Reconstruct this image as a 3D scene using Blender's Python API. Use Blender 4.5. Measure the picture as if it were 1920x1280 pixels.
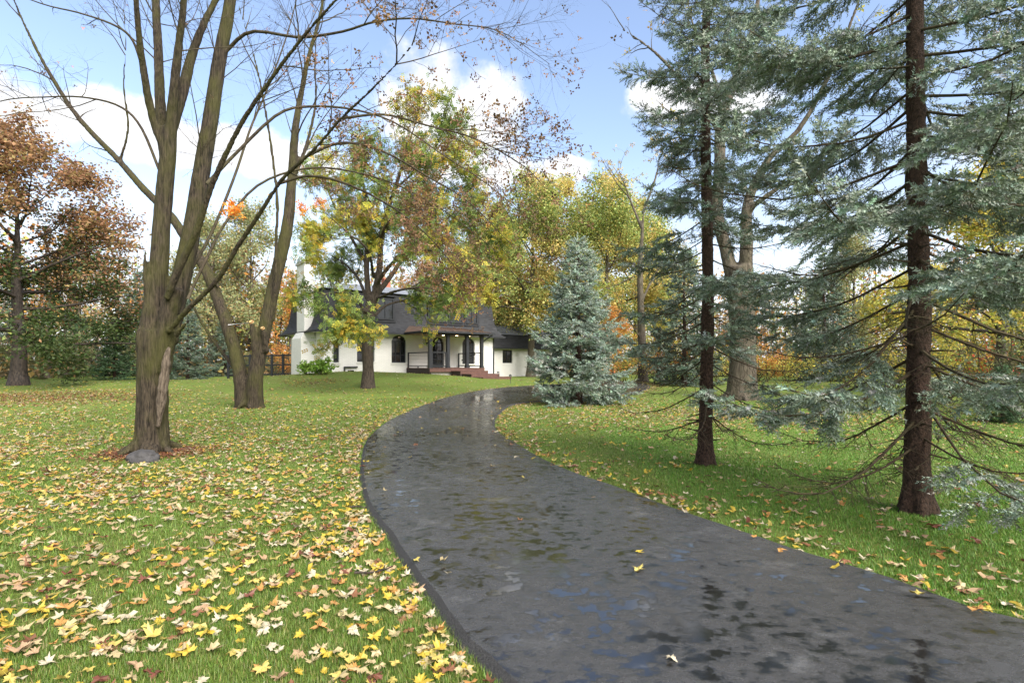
import bpy, math, random
import numpy as np
from mathutils import Vector, Matrix, noise as mnoise

for o in list(bpy.data.objects):
    bpy.data.objects.remove(o, do_unlink=True)
scene = bpy.context.scene
COL = scene.collection
R = math.radians

# ------------------------------------------------------------------ camera
CAM_H, HOR, FPX = 1.6, 680.0, 1000.0
cam_d = bpy.data.cameras.new('camera')
cam = bpy.data.objects.new('camera', cam_d)
COL.objects.link(cam)
cam.location = (0, 0, CAM_H)
cam.rotation_euler = (R(90), 0, 0)
cam_d.sensor_width = 36.0
cam_d.lens = FPX / 1920 * 36
cam_d.shift_y = (HOR - 640) / 1920
cam_d.clip_start = 0.05
cam_d.clip_end = 3000
scene.camera = cam

# ------------------------------------------------------------------ sky, sun, exposure
SUN_FROM = Vector((0.50, -0.62, 0.66)).normalized()


def dirpx(px, py):
    return Vector(((px - 960) / FPX, 1.0, (HOR - py) / FPX)).normalized()


def build_world():
    w = bpy.data.worlds.new('World')
    scene.world = w
    w.use_nodes = True
    nt = w.node_tree
    N, Lk = nt.nodes, nt.links
    N.clear()
    out = N.new('ShaderNodeOutputWorld')
    bg = N.new('ShaderNodeBackground')
    bg.inputs['Strength'].default_value = 0.115
    Lk.new(bg.outputs[0], out.inputs[0])
    sky = N.new('ShaderNodeTexSky')
    sky.sky_type = 'NISHITA'
    sky.sun_disc = False
    sky.sun_elevation = math.asin(SUN_FROM.z)
    sky.sun_rotation = math.atan2(SUN_FROM.x, SUN_FROM.y)
    sky.air_density = 1.15
    sky.dust_density = 1.2
    sky.ozone_density = 2.2
    tc = N.new('ShaderNodeTexCoord')
    d = tc.outputs['Generated']

    def vm(op, a, b=None, s=None):
        n = N.new('ShaderNodeVectorMath'); n.operation = op
        for k, v in enumerate((a, b)):
            if v is None: continue
            if isinstance(v, (tuple, list, Vector)): n.inputs[k].default_value = tuple(v)
            else: Lk.new(v, n.inputs[k])
        if s is not None: n.inputs['Scale'].default_value = s
        return n.outputs['Value'] if op == 'DOT_PRODUCT' else n.outputs['Vector']

    def ma(op, a, b=None, c=None, clamp=False):
        n = N.new('ShaderNodeMath'); n.operation = op; n.use_clamp = clamp
        for k, v in enumerate((a, b, c)):
            if v is None: continue
            if isinstance(v, (int, float)): n.inputs[k].default_value = v
            else: Lk.new(v, n.inputs[k])
        return n.outputs[0]

    def noise(vec, scale, detail, rough=0.55):
        n = N.new('ShaderNodeTexNoise')
        n.inputs['Scale'].default_value = scale
        n.inputs['Detail'].default_value = detail
        n.inputs['Roughness'].default_value = rough
        Lk.new(vec, n.inputs['Vector'])
        return n
    wob = noise(d, 5.0, 5)
    dd = vm('ADD', d, vm('SCALE', vm('SUBTRACT', wob.outputs['Color'], (.5, .5, .5)), s=0.085))
    # cumulus heaps: (px, py, half width, half height) as directions on the sky dome
    blobs = [(800, 185, 95, 80), (890, 230, 110, 85), (780, 150, 55, 45), (940, 190, 75, 50), (860, 300, 120, 50),
             (50, 190, 150, 60), (210, 215, 140, 50), (340, 270, 140, 45), (-150, 180, 200, 90), (1330, 195, 120, 38), (1235, 190, 45, 35),
             (1050, 315, 60, 22), (960, 310, 60, 20), (520, 300, 130, 40), (2150, 220, 260, 90), (2500, 350, 300, 90),
             (-700, 330, 380, 120)]
    acc = None
    for (px, py, hw, hh) in blobs:
        c = dirpx(px, py)
        e1 = c.cross(Vector((0, 0, 1))).normalized()
        e2 = e1.cross(c).normalized()
        s = vm('SUBTRACT', dd, c)
        k = 1.0 / math.sqrt(1 + ((px - 960) / 1000) ** 2)
        a = vm('DOT_PRODUCT', s, e1 / (hw / 1000 * k))
        b = vm('DOT_PRODUCT', s, e2 / (hh / 1000 * k))
        m = ma('SUBTRACT', 1.0, ma('ADD', ma('MULTIPLY', a, a), ma('MULTIPLY', b, b)))
        m = ma('MAXIMUM', m, -1.5)
        acc = m if acc is None else ma('MAXIMUM', acc, m)
    # clouds over the unseen sky behind the viewer, thickened to neutralise the ambient light
    gl = noise(d, 2.3, 6)
    sep = N.new('ShaderNodeSeparateXYZ'); Lk.new(d, sep.inputs[0])
    behind = ma('MULTIPLY_ADD', sep.outputs['Y'], -1.6, 0.9, clamp=True)
    glm = ma('SUBTRACT', ma('MULTIPLY', ma('MULTIPLY_ADD', gl.outputs[0], 5.0, -1.9), behind), ma('SUBTRACT', 1.0, behind))
    acc = ma('MAXIMUM', acc, glm)
    fb = noise(d, 8.0, 10, 0.62)
    dens = ma('ADD', acc, ma('MULTIPLY_ADD', fb.outputs[0], 3.6, -1.8))
    mr = N.new('ShaderNodeMapRange'); mr.interpolation_type = 'SMOOTHSTEP'
    mr.inputs['From Min'].default_value = -0.15; mr.inputs['From Max'].default_value = 0.9
    Lk.new(dens, mr.inputs['Value'])
    # veil near the horizon
    hz = N.new('ShaderNodeMapRange'); hz.interpolation_type = 'SMOOTHSTEP'
    hz.inputs['From Min'].default_value = 0.38; hz.inputs['From Max'].default_value = 0.02
    hz.inputs['To Max'].default_value = 0.88
    Lk.new(ma('ADD', sep.outputs['Z'], ma('MULTIPLY_ADD', gl.outputs[0], 0.2, -0.1)), hz.inputs['Value'])
    # cloud shade: thicker below
    up = noise(vm('ADD', d, (0, 0, 0.03)), 8.0, 10, 0.62)
    lit = ma('MULTIPLY_ADD', ma('SUBTRACT', fb.outputs[0], up.outputs[0]), 2.6, 0.72, clamp=True)
    cr = N.new('ShaderNodeMix'); cr.data_type = 'RGBA'
    cr.inputs['A'].default_value = (1.85, 1.92, 2.12, 1)
    cr.inputs['B'].default_value = (3.1, 3.1, 3.15, 1)
    Lk.new(lit, cr.inputs['Factor'])
    m1 = N.new('ShaderNodeMix'); m1.data_type = 'RGBA'
    m1.inputs['B'].default_value = (2.5, 2.58, 2.78, 1)
    skyc = N.new('ShaderNodeMix'); skyc.data_type = 'RGBA'; skyc.blend_type = 'MULTIPLY'
    skyc.inputs['Factor'].default_value = 1.0
    skyc.inputs['B'].default_value = (.86, .76, .73, 1)
    Lk.new(sky.outputs[0], skyc.inputs['A'])
    Lk.new(skyc.outputs['Result'], m1.inputs['A']); Lk.new(hz.outputs[0], m1.inputs['Factor'])
    m2 = N.new('ShaderNodeMix'); m2.data_type = 'RGBA'
    Lk.new(m1.outputs['Result'], m2.inputs['A']); Lk.new(cr.outputs['Result'], m2.inputs['B'])
    Lk.new(mr.outputs[0], m2.inputs['Factor'])
    Lk.new(m2.outputs['Result'], bg.inputs['Color'])


build_world()
sun_d = bpy.data.lights.new('sun', 'SUN')
sun_d.energy = 2.4
sun_d.angle = R(50)
sun_d.color = (1.0, 0.95, 0.88)
sun = bpy.data.objects.new('sun', sun_d)
COL.objects.link(sun)
sun.rotation_euler = (-SUN_FROM).to_track_quat('-Z', 'Y').to_euler()
scene.view_settings.view_transform = 'Standard'
scene.view_settings.look = 'None'
scene.view_settings.gamma = 1.0
scene.view_settings.exposure = 1.95
scene.view_settings.use_curve_mapping = False
cy = scene.cycles
cy.max_bounces = 6
cy.diffuse_bounces = 3
cy.glossy_bounces = 3
cy.transmission_bounces = 4
cy.transparent_max_bounces = 4
cy.caustics_reflective = False
cy.caustics_refractive = False
cy.use_denoising = True

# ------------------------------------------------------------------ helpers
rng = np.random.default_rng(11)


def sstep(a, b, x):
    t = np.clip((x - a) / (b - a), 0, 1)
    return t * t * (3 - 2 * t)


def ground(x, y):
    x = np.asarray(x, float); y = np.asarray(y, float)
    z = 0.45 * sstep(13, 34, y)
    z = z + 0.62 * np.exp(-((x + 9) / 7.5) ** 2 - ((y - 32) / 5.5) ** 2)
    z = z + 0.03 * np.sin(x * .55 + 1.3) * np.sin(y * .43) * sstep(4, 9, np.abs(x))
    return z


def hit(px, py):
    u, v = (px - 960) / FPX, (HOR - py) / FPX
    prev = 1.5
    for D in np.arange(1.5, 90, 0.05):
        if CAM_H + v * D <= float(ground(u * D, D)):
            return np.array([u * D, D, float(ground(u * D, D))])
        prev = D
    return np.array([u * 60, 60, .45])


def at(px, py, D):
    return np.array([(px - 960) / FPX * D, D, CAM_H + (HOR - py) / FPX * D])


def mesh_np(name, V, polys, cols=None, smooth=False, mats=(), mat_idx=None):
    """V (n,3); polys: list of int arrays (m,k)"""
    V = np.ascontiguousarray(V, np.float32)
    me = bpy.data.meshes.new(name)
    polys = [np.asarray(p, np.int32) for p in polys if len(p)]
    tot = sum(p.size for p in polys); npoly = sum(len(p) for p in polys)
    me.vertices.add(len(V)); me.vertices.foreach_set('co', V.ravel())
    me.loops.add(tot); me.polygons.add(npoly)
    me.loops.foreach_set('vertex_index', np.concatenate([p.ravel() for p in polys]))
    sizes = np.concatenate([np.full(len(p), p.shape[1], np.int32) for p in polys])
    starts = np.concatenate([[0], np.cumsum(sizes)[:-1]]).astype(np.int32)
    me.polygons.foreach_set('loop_start', starts)
    if mat_idx is not None:
        me.polygons.foreach_set('material_index', np.asarray(mat_idx, np.int32))
    me.polygons.foreach_set('use_smooth', np.full(npoly, bool(smooth)))
    me.update(calc_edges=True)
    if cols is not None:
        c = np.ones((len(V), 4), np.float32); c[:, :3] = cols
        at_ = me.attributes.new('Col', 'FLOAT_COLOR', 'POINT')
        at_.data.foreach_set('color', c.ravel())
    for m in mats:
        me.materials.append(m)
    return me


def link(name, data, parent=None, loc=None, rot=None):
    o = bpy.data.objects.new(name, data)
    if name in ('branches', 'twigs', 'crown', 'stems', 'foliage', 'leaf_bunch', 'wire_mesh'): o['kind'] = 'stuff'   # too fine to pick apart
    COL.objects.link(o)
    if parent is not None: o.parent = parent
    if loc is not None: o.location = loc
    if rot is not None: o.rotation_euler = rot
    return o


def tag(o, label=None, cat=None, group=None, kind=None):
    if label: o['label'] = label
    if cat: o['category'] = cat
    if group: o['group'] = group
    if kind: o['kind'] = kind
    return o


def empty(name, loc, label, cat, group=None, rz=0, scale=1.0):
    o = link(name, None, None, loc, (0, 0, rz))
    o.scale = (scale, scale, scale)
    o.empty_display_size = 0.2
    return tag(o, label, cat, group)


class Boxes:
    """collects boxes and prisms into one mesh"""
    def __init__(self): self.V = []; self.Q = []; self.T = []; self.n = 0

    def box(self, x0, x1, y0, y1, z0, z1):
        v = [(x0, y0, z0), (x1, y0, z0), (x1, y1, z0), (x0, y1, z0), (x0, y0, z1), (x1, y0, z1), (x1, y1, z1), (x0, y1, z1)]
        n = self.n
        self.V += v
        self.Q += [[n + a for a in f] for f in ((3, 2, 1, 0), (4, 5, 6, 7), (0, 1, 5, 4), (1, 2, 6, 5), (2, 3, 7, 6), (3, 0, 4, 7))]
        self.n += 8
        return self

    def quad(self, a, b, c, d):
        self.V += [tuple(a), tuple(b), tuple(c), tuple(d)]; n = self.n
        self.Q.append([n, n + 1, n + 2, n + 3]); self.n += 4
        return self

    def tri(self, a, b, c):
        self.V += [tuple(a), tuple(b), tuple(c)]; n = self.n
        self.T.append([n, n + 1, n + 2]); self.n += 3
        return self

    def bar(self, p, q, w, h):
        p, q = Vector(p), Vector(q)
        t = (q - p).normalized()
        s = t.cross(Vector((0, 0, 1)))
        if s.length < .01: s = Vector((1, 0, 0))
        s.normalize(); u = s.cross(t)
        n = self.n
        for c in (p, q):
            for a, b in ((-1, -1), (1, -1), (1, 1), (-1, 1)):
                self.V.append(tuple(c + s * (a * w / 2) + u * (b * h / 2)))
        self.Q += [[n + a for a in f] for f in ((0, 1, 2, 3), (7, 6, 5, 4), (0, 4, 5, 1), (1, 5, 6, 2), (2, 6, 7, 3), (3, 7, 4, 0))]
        self.n += 8
        return self

    def mesh(self, name, mat):
        return mesh_np(name, np.array(self.V), [np.array(self.Q).reshape(-1, 4) if self.Q else [], np.array(self.T).reshape(-1, 3) if self.T else []], mats=(mat,))

    def obj(self, name, mat, parent=None):
        return link(name, self.mesh(name, mat), parent)


class Tubes:
    """many tapered limbs, built in batches"""
    def __init__(self): self.b = {}

    def add(self, pts, rad, sides=4):
        pts = np.asarray(pts, float)
        self.b.setdefault((len(pts), sides), []).append((pts, np.asarray(rad, float)))

    def arrays(self):
        Vs, Qs, Ts, off = [], [], [], 0
        for (n, s), lst in self.b.items():
            P = np.stack([a for a, _ in lst]); Rr = np.stack([r for _, r in lst])
            M = len(P)
            T = np.gradient(P, axis=1)
            T /= np.linalg.norm(T, axis=2, keepdims=True) + 1e-9
            ov = P[:, -1] - P[:, 0]
            ref = np.zeros((M, 3)); ref[np.arange(M), np.argmin(np.abs(ov), axis=1)] = 1
            A = np.cross(T, ref[:, None, :]); A /= np.linalg.norm(A, axis=2, keepdims=True) + 1e-9
            B = np.cross(T, A)
            an = np.arange(s) * 2 * np.pi / s
            ring = P[:, :, None, :] + Rr[:, :, None, None] * (A[:, :, None, :] * np.cos(an)[None, None, :, None] + B[:, :, None, :] * np.sin(an)[None, None, :, None])
            V = np.concatenate([ring.reshape(M, n * s, 3), P[:, :1], P[:, -1:]], axis=1)
            per = n * s + 2
            i = np.arange(n - 1)[:, None] * s; j = np.arange(s)[None, :]; k = (j + 1) % s
            q = np.stack([i + j, i + k, i + s + k, i + s + j], -1).reshape(-1, 4)[:, ::-1]
            jj = np.arange(s); kk = (jj + 1) % s
            t = np.concatenate([np.stack([np.full(s, n * s), jj, kk], -1)[:, ::-1], np.stack([np.full(s, n * s + 1), (n - 1) * s + kk, (n - 1) * s + jj], -1)[:, ::-1]])
            base = off + np.arange(M)[:, None, None] * per
            Vs.append(V.reshape(-1, 3)); Qs.append((q[None] + base).reshape(-1, 4)); Ts.append((t[None] + base).reshape(-1, 3))
            off += M * per
        return np.concatenate(Vs), np.concatenate(Qs), np.concatenate(Ts)

    def mesh(self, name, mat, smooth=True):
        V, Q, T = self.arrays()
        return mesh_np(name, V, [Q, T], smooth=smooth, mats=(mat,))


def norm(v): return v / (np.linalg.norm(v) + 1e-9)


def resample(pts, n):
    pts = np.asarray(pts, float)
    # Catmull-Rom through the points
    P = np.concatenate([[2 * pts[0] - pts[1]], pts, [2 * pts[-1] - pts[-2]]])
    t = np.linspace(0, len(pts) - 1 - 1e-6, n); i = t.astype(int); f = (t - i)[:, None]
    a, b, c, d = P[i], P[i + 1], P[i + 2], P[i + 3]
    return .5 * (2 * b + (c - a) * f + (2 * a - 5 * b + 4 * c - d) * f ** 2 + (3 * b - a - 3 * c + d) * f ** 3)


def walk(p0, d0, L, n, wander, up, g=rng):
    st = g.normal(0, wander, (n - 1, 3)).cumsum(0)
    dirs = d0[None] + st
    dirs[:, 2] += up * np.linspace(0, 1, n - 1)
    dirs /= np.linalg.norm(dirs, axis=1, keepdims=True) + 1e-9
    return np.concatenate([p0[None], p0[None] + (dirs * (L / (n - 1))).cumsum(0)])


def side_dir(t, ang, g):
    r = g.normal(0, 1, 3); r -= t * r.dot(t); r = norm(r)
    return norm(t * math.cos(ang) + r * math.sin(ang))


def grow(TB, anchors, pts, rad, lvl, spec, g):
    """children along a limb; spec per level: (n per metre, t0, (len lo, hi), (ang lo, hi), wander, up, sides)"""
    S = spec[lvl]
    L = np.linalg.norm(np.diff(pts, axis=0), axis=1).sum()
    cnt = max(1, int(g.poisson(S['n'] * L * (1 - S['t0']))) )
    n = len(pts)
    for _ in range(cnt):
        t = S['t0'] + (1 - S['t0']) * g.random() ** S.get('bias', .8)
        f = t * (n - 1); i = min(int(f), n - 2); w = f - i
        p = pts[i] * (1 - w) + pts[i + 1] * w
        r = rad[i] * (1 - w) + rad[i + 1] * w
        tan = norm(pts[i + 1] - pts[i])
        d = side_dir(tan, g.uniform(*S['ang']), g)
        if S.get('flat'): d[2] *= S['flat']; d = norm(d)
        ln = g.uniform(*S['len']) * (1.15 - .6 * t)
        if 'lrel' in S: ln = min(ln, L * S['lrel'])
        rr = min(r * .62, S['r'] * (ln / S['len'][1]) ** .7)
        m = S['pts']
        P = walk(p, d, ln, m, S['wander'], S['up'], g)
        Rd = rr * np.linspace(1, S.get('tip', .25), m)
        TB.add(P, Rd, S['sides'])
        if lvl + 1 < len(spec):
            grow(TB, anchors, P, Rd, lvl + 1, spec, g)
        else:
            anchors.append(P)


def rotmats(n, g, tilt=1.0):
    """random frames; tilt<1 keeps the z axis near up"""
    z = g.normal(0, 1, (n, 3)) * tilt; z[:, 2] += (1 - tilt) * 2.0 + 1e-3
    z /= np.linalg.norm(z, axis=1, keepdims=True)
    a = g.normal(0, 1, (n, 3)); x = a - z * (a * z).sum(1, keepdims=True)
    x /= np.linalg.norm(x, axis=1, keepdims=True)
    return np.stack([x, np.cross(z, x), z], axis=2)


def instance(tv, tf, pos, rot, scale):
    """template verts/faces placed n times -> V, F"""
    n, k = len(pos), len(tv)
    V = np.einsum('nij,kj->nki', rot, tv) * np.asarray(scale).reshape(n, 1, -1) + pos[:, None, :]
    F = (np.asarray(tf)[None] + (np.arange(n) * k)[:, None, None]).reshape(-1, np.asarray(tf).shape[1])
    return V.reshape(-1, 3), F


def pick(pal, n, g, jit=.14):
    pal = np.array(pal, float); w = pal[:, 3] / pal[:, 3].sum()
    c = pal[g.choice(len(pal), n, p=w), :3]
    return np.clip(c * (1 + g.normal(0, jit, (n, 1))) * (1 + g.normal(0, jit * .4, (n, 3))), .004, .9)


LEAF4 = np.array([(0, 0, 0), (.5, .32, .06), (1, 0, -.05), (.5, -.32, .06)], float)
LEAF4F = [[0, 1, 2, 3]]
# a small twig of leaflets, for feathery foliage
_v, _f = [], []
for _i in range(3):
    for _s in (-1, 1):
        x = .14 + .30 * _i; b = len(_v)
        _v += [(x, 0, 0), (x + .20, _s * .12, .03), (x + .18, _s * .38, -.05), (x - .03, _s * .20, .03)]
        _f.append([b, b + 1, b + 2, b + 3] if _s < 0 else [b + 3, b + 2, b + 1, b])
FERN, FERNF = np.array(_v), _f
# a small cluster of three leaves
_v, _f = [], []
for _a in (0, 2.1, 4.2):
    b = len(_v)
    for (x, y, z) in ((.05, 0, 0), (.5, .3, .08), (1, 0, -.12), (.5, -.3, .08)):
        _v.append((x * math.cos(_a) - y * math.sin(_a), x * math.sin(_a) + y * math.cos(_a), z))
    _f.append([b, b + 1, b + 2, b + 3])
TRIO, TRIOF = np.array(_v), _f

# maple leaf outline
_half = [(0, -.30), (.17, -.42), (.17, -.27), (.44, -.24), (.33, -.08), (.60, .13), (.41, .14), (.40, .28), (.17, .12), (.22, .34), (.10, .36), (0, .64)]
_out = _half + [(-x, y) for x, y in _half[-2:0:-1]]


def maple_leaf(seed, fine=True):
    g = np.random.default_rng(seed)
    o = np.array(_out if fine else [_half[i] for i in (0, 3, 5, 8, 11)] + [(-_half[i][0], _half[i][1]) for i in (8, 5, 3)], float)
    o = o * (1 + g.normal(0, .09, o.shape)); o[:, 0] *= g.uniform(.85, 1.05)
    a, b, c = g.uniform(-.5, 1.1), g.uniform(-.5, .9), g.uniform(0, 6.28)
    z = a * o[:, 0] ** 2 + b * o[:, 1] ** 2 + .10 * np.sin(3 * np.arctan2(o[:, 1], o[:, 0]) + c)
    V = np.concatenate([[[0, 0, 0]], np.column_stack([o, z])])
    n = len(o)
    F = [[0, 1 + i, 1 + (i + 1) % n] for i in range(n)]
    if fine:   # petiole
        V = np.concatenate([V, [[.015, -.30, .0], [-.015, -.30, 0], [g.uniform(-.2, .2), -.85, g.uniform(0, .15)]]])
        F.append([n + 1, n + 2, n + 3])
    return V, np.array(F)


# ------------------------------------------------------------------ materials
def new_mat(name):
    m = bpy.data.materials.new(name); m.use_nodes = True
    nt = m.node_tree
    return m, nt, nt.nodes['Principled BSDF']


def N_(nt, typ, **kw):
    n = nt.nodes.new(typ)
    for k, v in kw.items():
        if k in n.inputs.keys(): n.inputs[k].default_value = v
        else: setattr(n, k, v)
    return n


def ramp(nt, fac, stops):
    r = nt.nodes.new('ShaderNodeValToRGB')
    el = r.color_ramp.elements
    while len(el) > 1: el.remove(el[-1])
    el[0].position = stops[0][0]; el[0].color = (*stops[0][1], 1)
    for p, c in stops[1:]:
        e = el.new(p); e.color = (*c, 1)
    nt.links.new(fac, r.inputs[0])
    return r.outputs[0]


def coords(nt, scale, kind='Object'):
    tc = nt.nodes.new('ShaderNodeTexCoord'); mp = nt.nodes.new('ShaderNodeMapping')
    mp.inputs['Scale'].default_value = scale if isinstance(scale, tuple) else (scale,) * 3
    nt.links.new(tc.outputs[kind], mp.inputs[0])
    return mp.outputs[0]


def tex(nt, vec, scale, detail=6, rough=.6):
    n = N_(nt, 'ShaderNodeTexNoise'); n.inputs['Scale'].default_value = scale
    n.inputs['Detail'].default_value = detail; n.inputs['Roughness'].default_value = rough
    nt.links.new(vec, n.inputs['Vector'])
    return n.outputs[0]


def bump(nt, b, height, strength, dist):
    n = N_(nt, 'ShaderNodeBump'); n.inputs['Strength'].default_value = strength; n.inputs['Distance'].default_value = dist
    nt.links.new(height, n.inputs['Height']); nt.links.new(n.outputs[0], b.inputs['Normal'])
    return n


def mixc(nt, fac, a, b, blend='MIX'):
    n = nt.nodes.new('ShaderNodeMix'); n.data_type = 'RGBA'; n.blend_type = blend
    for key, v in (('Factor', fac), ('A', a), ('B', b)):
        if isinstance(v, (int, float)): n.inputs[key].default_value = v
        elif isinstance(v, tuple): n.inputs[key].default_value = (*v, 1)
        else: nt.links.new(v, n.inputs[key])
    return n.outputs['Result']


def foliage_mat(name, trans=.35, rough=.55):
    m, nt, b = new_mat(name)
    a = N_(nt, 'ShaderNodeAttribute', attribute_name='Col')
    b.inputs['Roughness'].default_value = rough
    b.inputs['Specular IOR Level'].default_value = .3
    nt.links.new(a.outputs['Color'], b.inputs['Base Color'])
    t = N_(nt, 'ShaderNodeBsdfTranslucent'); nt.links.new(a.outputs['Color'], t.inputs['Color'])
    mx = N_(nt, 'ShaderNodeMixShader'); mx.inputs[0].default_value = trans
    nt.links.new(b.outputs[0], mx.inputs[1]); nt.links.new(t.outputs[0], mx.inputs[2])
    nt.links.new(mx.outputs[0], nt.nodes['Material Output'].inputs[0])
    return m


def bark_mat(name, dark, light, moss=None, moss_amt=.5, sc=(9, 9, 1.6), rough=.85, bs=.7):
    m, nt, b = new_mat(name)
    v = coords(nt, sc)
    f = tex(nt, v, 2.6, 8, .65)
    big = tex(nt, coords(nt, (1.2, 1.2, .7)), 1.6, 4)
    mid = tuple((a + c) / 2 for a, c in zip(dark, light))
    c = ramp(nt, f, [(.34, dark), (.50, mid), (.66, light)])
    if moss:
        c = mixc(nt, N_math(nt, 'MULTIPLY', ramp(nt, big, [(.42, (0, 0, 0)), (.62, (1, 1, 1))]), moss_amt), c, moss)
    nt.links.new(c, b.inputs['Base Color'])
    b.inputs['Roughness'].default_value = rough
    b.inputs['Specular IOR Level'].default_value = .25
    bump(nt, b, f, bs, .05)
    return m


def N_math(nt, op, a, b):
    n = nt.nodes.new('ShaderNodeMath'); n.operation = op
    for k, v in enumerate((a, b)):
        if isinstance(v, (int, float)): n.inputs[k].default_value = v
        else: nt.links.new(v, n.inputs[k])
    return n.outputs[0]


def plain(name, col, rough=.6, var=.12, scale=6.0, metal=0, spec=.4, bmp=0.0):
    m, nt, b = new_mat(name)
    f = tex(nt, coords(nt, scale), 1.0, 6)
    lo = tuple(max(0, c * (1 - var)) for c in col); hi = tuple(min(1, c * (1 + var)) for c in col)
    nt.links.new(ramp(nt, f, [(.3, lo), (.7, hi)]), b.inputs['Base Color'])
    b.inputs['Roughness'].default_value = rough; b.inputs['Metallic'].default_value = metal
    b.inputs['Specular IOR Level'].default_value = spec
    if bmp: bump(nt, b, f, bmp, .02)
    return m


M = {}
M['leaf'] = foliage_mat('leaf_blade')
M['dryleaf'] = foliage_mat('dry_leaf', .22, .5)
M['needle'] = foliage_mat('spruce_needle', .12, .5)
M['grass'] = foliage_mat('grass_blade', .3, .45)
M['maple_bark'] = bark_mat('maple_bark', (.007, .005, .003), (.085, .066, .044), (.060, .060, .014), .7, (14, 14, 1.8), .85, 1.0)
M['twig_bark'] = bark_mat('twig_bark', (.022, .016, .011), (.09, .07, .046), (.06, .058, .02), .4, (5, 5, 5), .8, .3)
M['locust_bark'] = bark_mat('locust_bark', (.018, .013, .010), (.10, .08, .06), None, 0, (10, 10, 2))
M['wet_bark'] = bark_mat('wet_dark_bark', (.010, .008, .007), (.075, .058, .045), None, 0, (9, 9, 2), .6)
M['spruce_bark'] = bark_mat('spruce_bark', (.012, .007, .005), (.090, .053, .038), (.06, .05, .03), .2, (16, 16, 9), .85, 1.0)
M['dead_twig'] = bark_mat('dead_twig', (.022, .015, .009), (.085, .060, .036), (.055, .055, .025), .5, (6, 6, 6), .9, .2)
M['gray_bark'] = bark_mat('gray_bark', (.028, .022, .016), (.15, .125, .096), (.08, .078, .04), .4, (8, 8, 1.3))
M['cut_wood'] = plain('cut_wood', (.50, .30, .13), .8, .25, 12)
M['scar_wood'] = bark_mat('bare_scar_wood', (.035, .025, .017), (.17, .135, .10), None, 0, (16, 16, 2), .8, .5)
M['black'] = plain('black_paint', (.022, .024, .028), .45, .15, 3)
M['redwood'] = plain('brown_deck_boards', (.105, .052, .040), .6, .25, 5)
M['darkwood'] = plain('dark_deck_skirt', (.040, .026, .024), .7, .25, 5)
M['soffit'] = plain('soffit_boards', (.30, .20, .15), .6, .1, 5)
M['copper'] = plain('copper_roof_sheet', (.20, .135, .10), .45, .2, 2.5, .3)
M['concrete'] = plain('concrete', (.42, .40, .36), .9, .15, 6, bmp=.2)
M['rock'] = plain('gray_rock', (.050, .048, .048), .85, .4, 9, bmp=.8)
M['redbrick'] = plain('red_brick', (.36, .12, .075), .85, .25, 20)
M['cable'] = plain('steel_cable', (.35, .35, .36), .35, .1, 9, .8)
m, nt, b = new_mat('window_glass')
b.inputs['Base Color'].default_value = (.012, .015, .018, 1); b.inputs['Roughness'].default_value = .04
b.inputs['Specular IOR Level'].default_value = .8
M['glass'] = m
m, nt, b = new_mat('lit_downlight')
b.inputs['Emission Color'].default_value = (1, .72, .40, 1); b.inputs['Emission Strength'].default_value = 5
M['lamp'] = m


def brick_paint():
    m, nt, b = new_mat('white_painted_brick')
    tc = N_(nt, 'ShaderNodeTexCoord'); sp = N_(nt, 'ShaderNodeSeparateXYZ'); cb = N_(nt, 'ShaderNodeCombineXYZ')
    nt.links.new(tc.outputs['Object'], sp.inputs[0])
    nt.links.new(N_math(nt, 'ADD', sp.outputs[0], sp.outputs[1]), cb.inputs[0]); nt.links.new(sp.outputs[2], cb.inputs[1])
    br = N_(nt, 'ShaderNodeTexBrick')
    br.inputs['Scale'].default_value = 1; br.inputs['Brick Width'].default_value = .24; br.inputs['Row Height'].default_value = .082
    br.inputs['Mortar Size'].default_value = .009; br.inputs['Mortar Smooth'].default_value = .4
    br.inputs['Color1'].default_value = (.80, .785, .75, 1); br.inputs['Color2'].default_value = (.74, .725, .69, 1); br.inputs['Mortar'].default_value = (.62, .61, .58, 1)
    nt.links.new(cb.outputs[0], br.inputs['Vector'])
    d = tex(nt, coords(nt, 1.1), 1.5, 6)
    nt.links.new(mixc(nt, .25, br.outputs['Color'], ramp(nt, d, [(.3, (.66, .65, .61)), (.6, (.85, .84, .81))])), b.inputs['Base Color'])
    b.inputs['Roughness'].default_value = .65
    inv = N_math(nt, 'SUBTRACT', 1.0, br.outputs['Fac'])
    bump(nt, b, inv, .6, .008)
    return m


M['brick'] = brick_paint()


def shingle(name, c1, c2):
    m, nt, b = new_mat(name)
    tc = N_(nt, 'ShaderNodeTexCoord'); sp = N_(nt, 'ShaderNodeSeparateXYZ'); cb = N_(nt, 'ShaderNodeCombineXYZ')
    nt.links.new(tc.outputs['Object'], sp.inputs[0])
    nt.links.new(N_math(nt, 'ADD', sp.outputs[0], sp.outputs[1]), cb.inputs[0]); nt.links.new(sp.outputs[2], cb.inputs[1])
    br = N_(nt, 'ShaderNodeTexBrick')
    br.inputs['Scale'].default_value = 1; br.inputs['Brick Width'].default_value = .28; br.inputs['Row Height'].default_value = .1275
    br.inputs['Mortar Size'].default_value = .006
    br.inputs['Color1'].default_value = (*c1, 1); br.inputs['Color2'].default_value = (*c2, 1); br.inputs['Mortar'].default_value = (.008, .008, .009, 1)
    nt.links.new(cb.outputs[0], br.inputs['Vector'])
    nt.links.new(br.outputs['Color'], b.inputs['Base Color'])
    b.inputs['Roughness'].default_value = .75
    f = tex(nt, coords(nt, 60), 1, 3); bump(nt, b, f, .4, .01)
    return m


M['shingle'] = shingle('charcoal_shingles', (.013, .014, .017), (.028, .030, .035))
M['shingle_gray'] = shingle('weathered_gray_shingles', (.17, .185, .21), (.24, .255, .28))


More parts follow.
